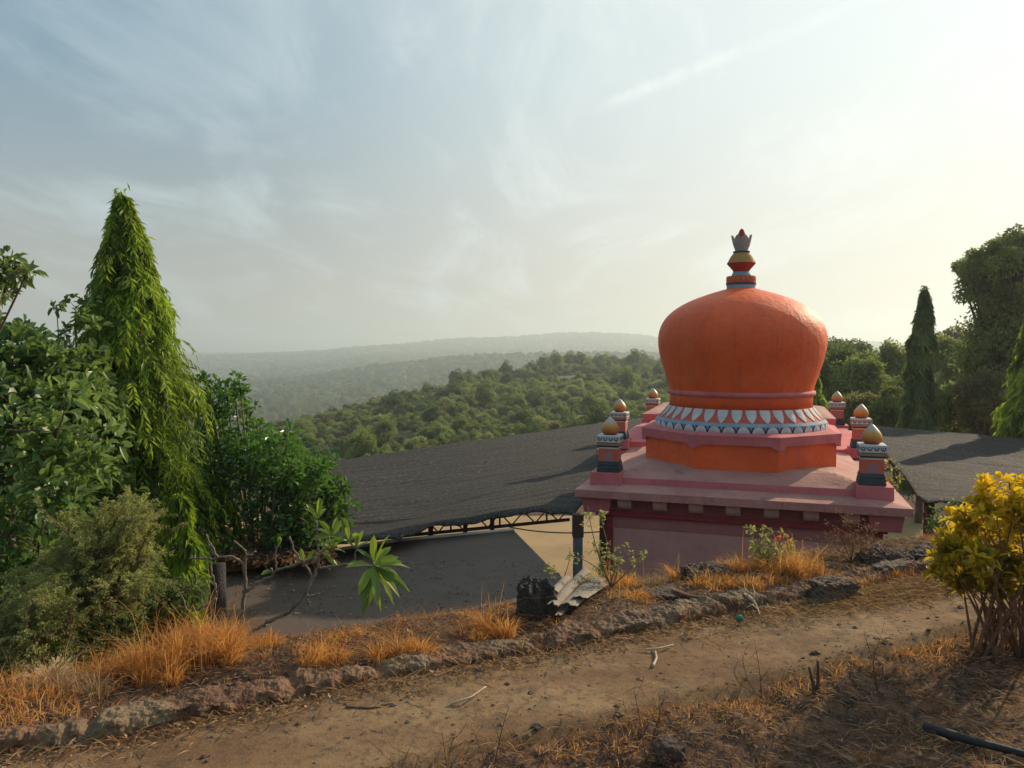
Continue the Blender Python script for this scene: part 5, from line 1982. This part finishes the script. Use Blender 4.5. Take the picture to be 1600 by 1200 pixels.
# low dry grass everywhere on the bank and the near verge
rs = np.random.RandomState(99)
g = Geo()
g2 = Geo()
for i in range(1900):
    zone = i % 5
    s_ = rs.uniform(-3, 8)
    if zone in (0, 1):
        n_ = rs.uniform(N_OUT + 0.2, N_EDGE + 0.1)
        h, k, gg = rs.uniform(0.03, 0.12), 22, (g2 if rs.rand() < 0.75 else g)
    elif zone == 2:
        n_ = N_OUT - 0.02 + rs.normal(0, 0.02)
        h, k, gg = rs.uniform(0.04, 0.13), 34, (g2 if rs.rand() < 0.7 else g)
    elif zone == 3:
        n_ = N_IN - 0.07 + rs.normal(0, 0.05)
        h, k, gg = rs.uniform(0.02, 0.08), 22, g
        s_ = rs.uniform(-1, 6)
    else:
        n_ = rs.uniform(1.4, N_IN - 0.1)
        s_ = rs.uniform(-0.5, 6)
        h, k, gg = rs.uniform(0.02, 0.08), 24, g2
    if vnoise(s_ * 1.7, n_ * 1.7 + 40) < (0.08 if zone < 2 else -0.12):
        continue
    c = (s_ * UD[0] + n_ * ND[0], s_ * UD[1] + n_ * ND[1], 0)
    blades(gg, c, k, h, rs.uniform(0.03, 0.12), rs, w=0.0018, splay=1.1, tone=(0.1, 0.9))
# denser strip on the left bank
for i in range(260):
    s_ = rs.uniform(-3.2, -0.2)
    n_ = rs.uniform(N_OUT + 0.15, N_EDGE)
    c = (s_ * UD[0] + n_ * ND[0], s_ * UD[1] + n_ * ND[1], 0)
    blades(g, c, 26, rs.uniform(0.07, 0.17), 0.12, rs, w=0.0022, splay=0.8)
o = g.build('dry_grass', M['dry'])
put(o, None, kind='stuff', label='low scattered orange dry grass along the bank and path edge', cat='dry grass')
o = g2.build('rusty_grass', M['reddry'])
put(o, None, kind='stuff', label='short rust brown grass stubble over the bank soil and kerb foot', cat='dry grass')

# straw mat, fallen leaves, pebbles
g = Geo()
n = 34000
s_ = np.concatenate([rs.uniform(-1, 6.5, n // 2), rs.normal(4.75, 0.6, n // 4), rs.uniform(-2, 6, n - n // 2 - n // 4)])
n_ = np.concatenate([rs.uniform(1.2, N_IN + 0.02, n // 2), N_OUT - 0.10 - np.abs(rs.normal(0, 0.13, n // 4)), np.where(rs.rand(n - n // 2 - n // 4) < 0.35, N_OUT - 0.02 - np.abs(rs.normal(0, 0.12, n - n // 2 - n // 4)), rs.uniform(N_OUT + 0.2, N_EDGE, n - n // 2 - n // 4))])
x = s_ * UD[0] + n_ * ND[0]
y = s_ * UD[1] + n_ * ND[1]
onp = (n_ > N_IN) & (n_ < N_OUT)
z = np.where(onp, 0.028 + 0.02 * fbm(x * 1.5, y * 1.5, 3) + 0.004, H(x, y)) + 0.006
a = rs.rand(n) * 2 * np.pi
d = np.stack([np.cos(a), np.sin(a), rs.uniform(0.0, 0.6, n)], 1)
leaves(g, np.stack([x, y, z], 1), d, np.array([0, 0, 1.0]) + rs.normal(0, 0.3, (n, 3)), rs.uniform(0.015, 0.10, n), 0.0034, rs.rand(n) ** 1.2, droop=0.1)
o = g.build('straw_litter', M['straw'])
put(o, None, kind='stuff', label='bits of pale straw strewn over the verge and path margins', cat='straw')
g = Geo()
n = 15000
s_ = rs.uniform(-3, 8, n)
n_ = np.where(rs.rand(n) < 0.45, rs.uniform(N_OUT + 0.2, N_EDGE + 0.1, n), np.where(rs.rand(n) < 0.5, N_OUT - 0.01 - np.abs(rs.normal(0, 0.07, n)), rs.uniform(1.2, N_IN + 0.04, n)))
x = s_ * UD[0] + n_ * ND[0]
y = s_ * UD[1] + n_ * ND[1]
onp = (n_ > N_IN) & (n_ < N_OUT)
z = np.where(onp, 0.032 + 0.02 * fbm(x * 1.5, y * 1.5, 3), H(x, y)) + 0.006
a = rs.rand(n) * 2 * np.pi
d = np.stack([np.cos(a), np.sin(a), rs.uniform(-0.1, 0.45, n)], 1)
leaves(g, np.stack([x, y, z], 1), d, np.array([0, 0, 1.0]) + rs.normal(0, 0.5, (n, 3)), rs.uniform(0.01, 0.035, n), rs.uniform(0.006, 0.016, n), rs.rand(n) ** 1.4, droop=-0.2)
o = g.build('fallen_leaves', M['litter'])
put(o, None, kind='stuff', label='curled brown fallen leaves scattered on the soil and at the kerb foot', cat='leaf litter')
g = Geo()
for i in range(3600):
    s1 = rs.uniform(-2.8, 7)
    n1_ = rs.choice([rs.uniform(N_IN, N_OUT), rs.uniform(1.3, N_IN), rs.uniform(N_OUT + 0.2, N_EDGE), N_OUT - 0.04 - abs(rs.normal(0, 0.05)), N_IN + rs.normal(0, 0.06)])
    x, y = s1 * UD[0] + n1_ * ND[0], s1 * UD[1] + n1_ * ND[1]
    z = (0.028 + 0.02 * float(fbm(x * 1.5, y * 1.5, 3))) if N_IN < n1_ < N_OUT else float(H(x, y))
    r = rs.choice([0.004, 0.007, 0.012, 0.02], p=[0.62, 0.28, 0.085, 0.015]) * rs.uniform(0.7, 1.3)
    V = np.array([(1, 0, 0), (-1, 0, 0), (0, 1, 0), (0, -1, 0), (0, 0, 1), (0, 0, -1), (.6, .6, .5), (-.6, .6, .4), (-.6, -.6, .5), (.6, -.6, .5)], float)
    V = V * rs.uniform(0.75, 1.2, V.shape) * r * np.array([1.2, 1, 0.7]) + np.array([x, y, z])
    T = [(0, 6, 4), (6, 2, 4), (2, 7, 4), (7, 1, 4), (1, 8, 4), (8, 3, 4), (3, 9, 4), (9, 0, 4), (0, 2, 6), (2, 1, 7), (1, 3, 8), (3, 0, 9), (0, 5, 2), (2, 5, 1), (1, 5, 3), (3, 5, 0)]
    g.add(V, T)
o = g.build('pebbles', M['block'])
put(o, None, kind='stuff', label='small stones and crumbs of laterite scattered over the ground', cat='pebbles')

g = Geo()
n = 500
pp = np.array([G(x_, y_, -0.612) for x_, y_ in zip(rs.uniform(360, 860, n), rs.uniform(875, 965, n) )])
keep = (pp[:, 1] < 8.2)
pp = pp[keep]
n = len(pp)
leaves(g, pp, rnd_dirs(n, rs) * np.array([1, 1, 0.15]), np.array([0, 0, 1.0]) + rs.normal(0, 0.3, (n, 3)), rs.uniform(0.015, 0.05, n), 0.018, rs.rand(n), droop=0)
o = g.build('roof_leaf_litter', M['litter'])
put(o, None, kind='stuff', label='a few dry leaves scattered on the flat grey roof', cat='leaf litter')

# fallen red-brown leaves lying on the left net's lower end behind the frangipani
g = Geo()
n = 2600
pp = np.array([G(x_, y_, -0.50) for x_, y_ in zip(rs.uniform(345, 520, n), rs.uniform(828, 884, n))])
pp[:, 2] += rs.uniform(0, 0.05, n)
leaves(g, pp, rnd_dirs(n, rs) * np.array([1, 1, 0.3]), np.array([0, 0, 1.0]) + rs.normal(0, 0.5, (n, 3)), rs.uniform(0.05, 0.1, n), 0.04, rs.rand(n))
c4 = [G(x_, y_, -0.52) for x_, y_ in ((330, 890), (520, 862), (525, 822), (335, 828))]
g.quads([tuple(p) for p in c4] + [(p.x, p.y, p.z - 0.05) for p in c4], [(0, 1, 2, 3), (7, 6, 5, 4), (0, 4, 5, 1), (1, 5, 6, 2), (2, 6, 7, 3), (3, 7, 4, 0)], tone=0.3)
o = g.build('leaf_heap', M['litter'])
put(o, None, kind='stuff', label='red brown leaf heap beyond the pale edge of the grey roof', cat='leaf litter')

# ------------------------------------------------------------------ trees behind the right net


def rclumps(px, py, Y, w, h, n, seed, rp=(26, 40), dens=1.0):
    """clumps scattered over the surface of an ellipsoid given by its centre pixel and half sizes"""
    rs = np.random.RandomState(seed)
    c = np.array(P(px, py, Y))
    k = Y / 1200
    d = rnd_dirs(n, rs)
    d[:, 2] = np.abs(d[:, 2]) * np.where(rs.rand(n) < 0.8, 1, -1)
    q = c + d * rs.uniform(0.55, 1.0, (n, 1)) * np.array([w * k, w * k * 0.8, h * k])
    r = rs.uniform(*rp, n) * k
    return [(q[i, 0], q[i, 1], q[i, 2], r[i], dens) for i in range(n)]


def zg(p):
    return float(H(p.x, p.y)) - 0.1


for (px, top, bot, Y, rm, lab, sd_, mt, nst) in (
        (1437, 452, 740, 24, 0.50, 'dark narrow weeping conical tree standing alone behind the right net', 31, 'weepdark', 1500),
        (1612, 465, 760, 17, 0.62, 'tall weeping tree cut off by the right edge of the photo', 32, 'weeping', 1500),
        (1273, 585, 690, 27, 0.42, 'small bright green conical tree peeking out just right of the dome', 33, 'weeping', 600)):
    p = P(px, bot, Y)
    zb = zg(p)
    weeping_tree((p.x, p.y, zb), P(px, top, Y).z - zb, rm, M[mt], lab, seed=sd_, nst=nst, per=16, leaf=0.20, lw=0.05, bottom=0.2,
                 prof=[(0, 0.9), (0.3, 1.0), (0.6, 0.95), (0.8, 0.72), (0.9, 0.42), (0.95, 0.28), (1, 0.1)])
p = P(1590, 740, 25)
broad_tree('shade_tree', (p.x, p.y, zg(p)), rclumps(1605, 425, 25, 100, 62, 64, 1, (12, 22)) + rclumps(1560, 480, 25, 65, 30, 14, 2, (16, 26)) + rclumps(1575, 560, 25, 75, 90, 46, 7, (20, 32)) + rclumps(1530, 420, 25, 30, 18, 6, 3, (10, 16)),
           'h_mid', 'large dark spreading tree in the upper right corner against the bright sky', leaf=0.13, lw=0.07, n=330, seed=31, trunk_r=0.16, twig=0.012, flat=0.9, bark='darktwig')
BG = [(1300, 600, 34, 42, 50, 'h_dark', 'dark bushy tree immediately right of the dome'),
      (1350, 610, 32, 40, 55, 'h_mid', 'green leafy tree second right of the dome'),
      (1390, 600, 36, 40, 52, 'h_pale', 'light olive tree left of the dark conical tree'),
      (1340, 660, 28, 50, 40, 'h_brown', 'brownish thicket tree low behind the right finials'),
      (1400, 655, 27, 45, 40, 'h_mid', 'low green tree at the left foot of the dark conical tree'),
      (1500, 590, 34, 48, 60, 'h_pale', 'hazy pale tree right of the dark conical tree'),
      (1500, 660, 27, 50, 50, 'h_mid', 'low leafy tree between the two conical trees'),
      (1545, 640, 24, 40, 55, 'h_brown', 'brown green thicket tree beneath the spreading tree'),
      (1470, 560, 45, 45, 40, 'h_brown', 'faint far tree showing over the others between the conical trees'),
      (1320, 570, 55, 50, 30, 'h_dark', 'dark far treetop on the skyline right of the dome'),
      (1640, 640, 22, 60, 60, 'h_mid', 'leafy tree at the lower right edge beyond the net'),
      (1250, 640, 38, 45, 40, 'h_dark', 'dark tree mostly hidden behind the dome')]
for i, (px, py, Y, w, h, mt, lab) in enumerate(BG):
    p = P(px, 740, Y)
    broad_tree('leafy_tree', (p.x, p.y, zg(p)), rclumps(px, py, Y, w, h, 22, 50 + i, (15, 25)), mt, lab, leaf=0.15 * Y / 28, lw=0.075 * Y / 28, n=520, seed=50 + i, trunk_r=0.14, twig=0.015,
               group='trees behind the right net', flat=0.8, tone=(0.1, 0.95))

# ------------------------------------------------------------------ hillside shrubs


def crown_variant(kind, seed):
    """unit-ish shrub about 2 m across: uneven crown of leaf sprays on a short trunk"""
    rs = np.random.RandomState(seed)
    g = Geo()
    nb = {'round': 38, 'flat': 34, 'tall': 44, 'open': 28}[kind]
    for i in range(nb):
        d = rnd_dirs(1, rs)[0]
        d[2] = abs(d[2]) if rs.rand() < 0.75 else d[2] * 0.4
        sc = {'round': (0.78, 0.78, 0.62), 'flat': (0.95, 0.9, 0.42), 'tall': (0.6, 0.6, 0.95), 'open': (0.85, 0.8, 0.7)}[kind]
        hz = {'round': 0.75, 'flat': 0.8, 'tall': 1.25, 'open': 0.95}[kind]
        c = d * np.array(sc) * rs.uniform(0.45, 1.22) + np.array([0, 0, hz])
        clump(g, c, rs.uniform(0.13, 0.36), 165, 0.11, 0.075, rs, up=0.3, ct=rs.uniform(0.1, 0.95), flat=0.8, shell=0.6)
    gt = Geo()
    hz = {'round': 0.7, 'flat': 0.8, 'tall': 1.3, 'open': 0.9}[kind]
    tube(gt, bez((0, 0, -0.3), (0.05, 0.03, hz * 0.5), (rs.normal(0, 0.06), rs.normal(0, 0.06), hz), 6), np.linspace(0.07, 0.03, 6), 6)
    for i in range(6):
        d = rnd_dirs(1, rs)[0] * np.array([0.7, 0.7, 0.35])
        tube(gt, bez((0, 0, hz * 0.35), (d[0] * 0.4, d[1] * 0.4, hz * 0.7), (d[0], d[1], hz + abs(d[2])), 5), np.linspace(0.035, 0.01, 5), 4, cap=False)
    return g, gt


VARS = []
kinds = [('round', 'h_mid', 'mid green rounded shrub'), ('round', 'h_pale', 'pale olive rounded shrub'), ('flat', 'h_pale', 'pale low spreading shrub'), ('flat', 'h_mid', 'green low spreading shrub'),
         ('round', 'h_dark', 'dark green dense shrub'), ('tall', 'h_dark', 'dark green upright tree'), ('open', 'h_brown', 'brownish loose shrub'), ('tall', 'h_mid', 'mid green upright tree')]
for i, (k, mt, lb) in enumerate(kinds):
    g, gt = crown_variant(k, 200 + i)
    co = g.build('crown', M[mt], None, link=False)
    to = gt.build('trunk', M['bark'], None, link=False)
    VARS.append((co.data, to.data, lb))

rs = np.random.RandomState(77)
cand = []
tries = 0
cell = {}
while tries < 60000:
    tries += 1
    u = rs.uniform(310, 1290)
    r = 52 * (300 / 52.0) ** (rs.rand() ** 0.75)
    x = (u - 800) / 1200 * r
    y = r
    bare = vnoise(x / 17 + 50, y / 17 + 50) + 0.35 * vnoise(x / 6, y / 6)
    if bare > 0.26 and r > 80:
        continue
    s = (0.5 + 1.1 * rs.rand() ** 2.2) * (1.0 if r < 110 else 1.2)
    kx, ky = int(x // 6), int(y // 6)
    ok = True
    for a in (-1, 0, 1):
        for b_ in (-1, 0, 1):
            for (x2, y2, s2) in cell.get((kx + a, ky + b_), []):
                if (x - x2) ** 2 + (y - y2) ** 2 < (1.0 * (s + s2)) ** 2 * 0.50:
                    ok = False
    if not ok:
        continue
    cell.setdefault((kx, ky), []).append((x, y, s))
    dark = vnoise(x / 45 + 9, y / 45) + rs.normal(0, 0.18) + (0.15 if r > 120 else -0.16)
    if dark > 0.1:
        v = rs.choice([4, 5, 0, 7], p=[0.4, 0.25, 0.2, 0.15])
    elif dark > -0.15:
        v = rs.choice([0, 1, 3, 6, 4, 7], p=[0.3, 0.15, 0.2, 0.15, 0.1, 0.1])
    else:
        v = rs.choice([1, 2, 3, 6, 0], p=[0.36, 0.3, 0.12, 0.1, 0.12])
    cand.append((s / r, x, y, s, v, u, r))
# trees along the near ridge and one standing alone
for (u, r, s, v) in ((992, 205, 2.9, 5), (870, 225, 2.6, 7), (905, 225, 2.4, 5), (935, 228, 2.2, 5), (850, 215, 2.4, 5), (715, 165, 2.2, 5), (735, 168, 1.8, 4), (760, 180, 2.2, 4), (618, 120, 1.8, 5), (600, 118, 1.6, 4), (790, 195, 2.0, 5), (820, 205, 2.2, 4), (1010, 210, 2.0, 4), (960, 220, 1.9, 4)):
    cand.append((9, (u - 800) / 1200 * r, r, s, v, u, r))
cand.sort(key=lambda c: -c[0])
zone_r = [(75, 'just beyond the left net'), (105, 'low on the hill'), (150, 'halfway up the hill'), (999, 'near the hill crest')]
zone_u = [(480, 'at far left'), (600, 'towards the left'), (720, 'left of middle'), (840, 'right of middle'), (950, 'towards the dome'), (1400, 'beside the dome')]
NIND = 260
for i, (_, x, y, s, v, u, r) in enumerate(cand[:NIND]):
    cm, tm, lb = VARS[v]
    zr = next(z_[1] for z_ in zone_r if r < z_[0])
    zu = next(z_[1] for z_ in zone_u if u < z_[0])
    nm = 'hillside_tree' if 'tree' in lb else 'hillside_shrub'
    if _ == 9 and u == 992:
        lab = 'tallest lone tree on the crest of the green hill close to the dome'
    else:
        lab = '%s %s, %s' % (lb, zr, zu)
    e = bpy.data.objects.new(nm, None)
    e.location = (x, y, float(H(x, y)) - 0.1)
    e.rotation_euler = (0, 0, rs.rand() * 6.28)
    sz = s * rs.uniform(0.9, 1.15)
    e.scale = (s, s * rs.uniform(0.85, 1.15), sz)
    col.objects.link(e)
    put(e, None, lab, 'tree' if 'tree' in lb else 'shrub', 'shrubs and trees on the green hill')
    for nm2, me in (('crown', cm), ('trunk', tm)):
        c = bpy.data.objects.new(nm2, me)
        c.parent = e
        col.objects.link(c)


# the rest of the wood, far and small: one object of low crowns
def wood(name, rows, label, seed, lumps):
    rs = np.random.RandomState(seed)
    import bmesh
    bm = bmesh.new()
    bmesh.ops.create_icosphere(bm, subdivisions=lumps, radius=1)
    V0 = np.array([v.co[:] for v in bm.verts])
    T0 = np.array([[v.index for v in f.verts] for f in bm.faces])
    bm.free()
    V0 = V0[:, :]
    g = Geo()
    A = np.array(rows)
    n = len(A)
    for vv in range(12):
        sel = A[vv::12]
        if not len(sel):
            continue
        nz = 1 + 0.5 * (rs.rand(len(V0)) - 0.5)
        Vv = V0 * nz[:, None]
        P_ = sel[:, None, :3] + Vv[None] * (sel[:, 3][:, None, None] * np.array([1, 1, 0.85])) + np.array([0, 0, 0.35]) * sel[:, 3][:, None, None]
        T = (np.arange(len(sel))[:, None, None] * len(V0) + T0[None]).reshape(-1, 3)
        g.add(P_.reshape(-1, 3), T, 0, np.repeat(sel[:, 4], len(V0)))
    o = g.build(name, M['wood'], smoothed=False)
    put(o, None, kind='stuff', label=label, cat='woodland')


def woodmat():
    m, nt, b = newmat('distant_canopy')
    a = N(nt, 'ShaderNodeAttribute', attribute_name='tone')
    g_ = N(nt, 'ShaderNodeNewGeometry')
    nz = N(nt, 'ShaderNodeTexNoise', in_Scale=0.9, in_Detail=5.0, in_Roughness=0.7)
    L(nt, g_.outputs['Position'], nz.inputs['Vector'])
    r = N(nt, 'ShaderNodeValToRGB')
    e = r.color_ramp.elements
    e[0].position = 0.1
    e[0].color = (0.045, 0.065, 0.032, 1)
    e[1].position = 0.95
    e[1].color = (0.17, 0.18, 0.085, 1)
    k = e.new(0.5)
    k.color = (0.085, 0.115, 0.05, 1)
    L(nt, mth(nt, 'ADD', a.outputs['Fac'], mth(nt, 'MULTIPLY', mth(nt, 'SUBTRACT', nz.outputs[0], 0.5), 0.9)), r.inputs[0])
    L(nt, r.outputs[0], b.inputs['Base Color'])
    b.inputs['Roughness'].default_value = 1.0
    b.inputs['Specular IOR Level'].default_value = 0.0
    bp = N(nt, 'ShaderNodeBump', in_Strength=1.0, in_Distance=0.8)
    L(nt, nz.outputs[0], bp.inputs['Height'])
    L(nt, bp.outputs[0], b.inputs['Normal'])
    return m


M['wood'] = woodmat()
# mid distance: instance real leafy crowns on points with geometry nodes (one object)
src = bpy.data.collections.new('wood_crown_kinds')
for i, (cm, tm, lb) in enumerate(VARS):
    so_ = bpy.data.objects.new('wood_crown_kind', cm)
    src.objects.link(so_)
midpts = [(x, y, float(H(x, y)) - 0.1, s, v) for (_, x, y, s, v, u, r) in cand[NIND:]]
rs = np.random.RandomState(5)
for k in range(6500):
    r = 240 * (650 / 240.0) ** rs.rand()
    u = rs.uniform(230, 1700)
    x, y = (u - 800) / 1200 * r, r
    midpts.append((x, y, float(H(x, y)) - 0.3, rs.uniform(1.6, 2.9) * (1 + (r - 240) / 900), rs.choice([4, 0, 5, 7, 6, 1], p=[.3, .25, .15, .12, .1, .08])))
for k in range(900):
    r = 40 * (240 / 40.0) ** rs.rand()
    u = rs.uniform(1290, 1750)
    x, y = (u - 800) / 1200 * r, r
    midpts.append((x, y, float(H(x, y)) - 0.2, rs.uniform(1.0, 2.0), rs.choice([4, 0, 1, 6, 7])))
for k in range(500):
    r = 34 * (240 / 34.0) ** rs.rand()
    u = rs.uniform(-350, 330)
    x, y = (u - 800) / 1200 * r, r
    midpts.append((x, y, float(H(x, y)) - 0.2, rs.uniform(1.2, 2.2), rs.choice([4, 0, 1, 6, 7])))
me = bpy.data.meshes.new('wooded_valley')
A = np.array(midpts)
me.vertices.add(len(A))
me.vertices.foreach_set('co', A[:, :3].astype(np.float32).ravel())
at = me.attributes.new('sz', 'FLOAT', 'POINT')
at.data.foreach_set('value', A[:, 3].astype(np.float32))
at = me.attributes.new('kd', 'INT', 'POINT')
at.data.foreach_set('value', A[:, 4].astype(np.int32))
at = me.attributes.new('rt', 'FLOAT', 'POINT')
at.data.foreach_set('value', (rs.rand(len(A)) * 6.28).astype(np.float32))
wv = bpy.data.objects.new('wooded_valley', me)
col.objects.link(wv)
put(wv, None, kind='stuff', label='hazy woodland filling the slopes and the valley beyond the green hill', cat='woodland')
gn = bpy.data.node_groups.new('wood_scatter', 'GeometryNodeTree')
gn.interface.new_socket('Geometry', in_out='INPUT', socket_type='NodeSocketGeometry')
gn.interface.new_socket('Geometry', in_out='OUTPUT', socket_type='NodeSocketGeometry')
gi = gn.nodes.new('NodeGroupInput')
go = gn.nodes.new('NodeGroupOutput')
m2p = gn.nodes.new('GeometryNodeMeshToPoints')
ci = gn.nodes.new('GeometryNodeCollectionInfo')
ci.inputs['Collection'].default_value = src
ci.inputs['Separate Children'].default_value = True
ci.inputs['Reset Children'].default_value = True
iop = gn.nodes.new('GeometryNodeInstanceOnPoints')
iop.inputs['Pick Instance'].default_value = True


def named(nm, ty):
    q = gn.nodes.new('GeometryNodeInputNamedAttribute')
    q.data_type = ty
    q.inputs['Name'].default_value = nm
    return q.outputs['Attribute']


gn.links.new(gi.outputs[0], m2p.inputs[0])
gn.links.new(m2p.outputs[0], iop.inputs['Points'])
gn.links.new(ci.outputs[0], iop.inputs['Instance'])
gn.links.new(named('kd', 'INT'), iop.inputs['Instance Index'])
cmbn = gn.nodes.new('ShaderNodeCombineXYZ')
gn.links.new(named('rt', 'FLOAT'), cmbn.inputs[2])
gn.links.new(cmbn.outputs[0], iop.inputs['Rotation'])
gn.links.new(named('sz', 'FLOAT'), iop.inputs['Scale'])
gn.links.new(iop.outputs[0], go.inputs[0])
md = wv.modifiers.new('scatter', 'NODES')
md.node_group = gn

rows = []
rs = np.random.RandomState(6)
for (r0, r1, cnt, s0, s1) in ((600, 1100, 9000, 3.0, 5.5), (1100, 2600, 12000, 4.0, 8.0)):
    r = np.sqrt(rs.uniform(r0 ** 2, r1 ** 2, cnt))
    u = rs.uniform(150, 1750, cnt)
    x, y = (u - 800) / 1200 * r, r
    bare = fbm(x / 160 + 3, y / 160, 3)
    keep = bare < 0.33
    x, y, r = x[keep], y[keep], r[keep]
    z = H(x, y)
    sz = rs.uniform(s0, s1, len(x))
    tn = np.clip(rs.normal(0.42, 0.2, len(x)) + 0.35 * vnoise(x / 90, y / 90), 0, 1)
    rows += list(zip(x, y, z, sz, tn))
wood('distant_woodland', rows, 'faint blue green woodland covering the far hills to the skyline', 1, 2)

# ------------------------------------------------------------------ haze
g = Geo()
box(g, -4200, 4200, -400, 9500, -90, 75)
hz = g.build('haze', None)
hz.data.materials.clear()
hm = bpy.data.materials.new('valley_haze')
hm.use_nodes = True
ht = hm.node_tree
ht.nodes.clear()
pv = ht.nodes.new('ShaderNodeVolumePrincipled')
pv.inputs['Color'].default_value = (0.82, 0.94, 0.96, 1)
pv.inputs['Density'].default_value = 0.0007
pv.inputs['Anisotropy'].default_value = 0.4
ho = ht.nodes.new('ShaderNodeOutputMaterial')
ht.links.new(pv.outputs[0], ho.inputs['Volume'])
hz.data.materials.append(hm)
put(hz, kind='stuff', label='thin warm haze hanging over the valley', cat='haze')
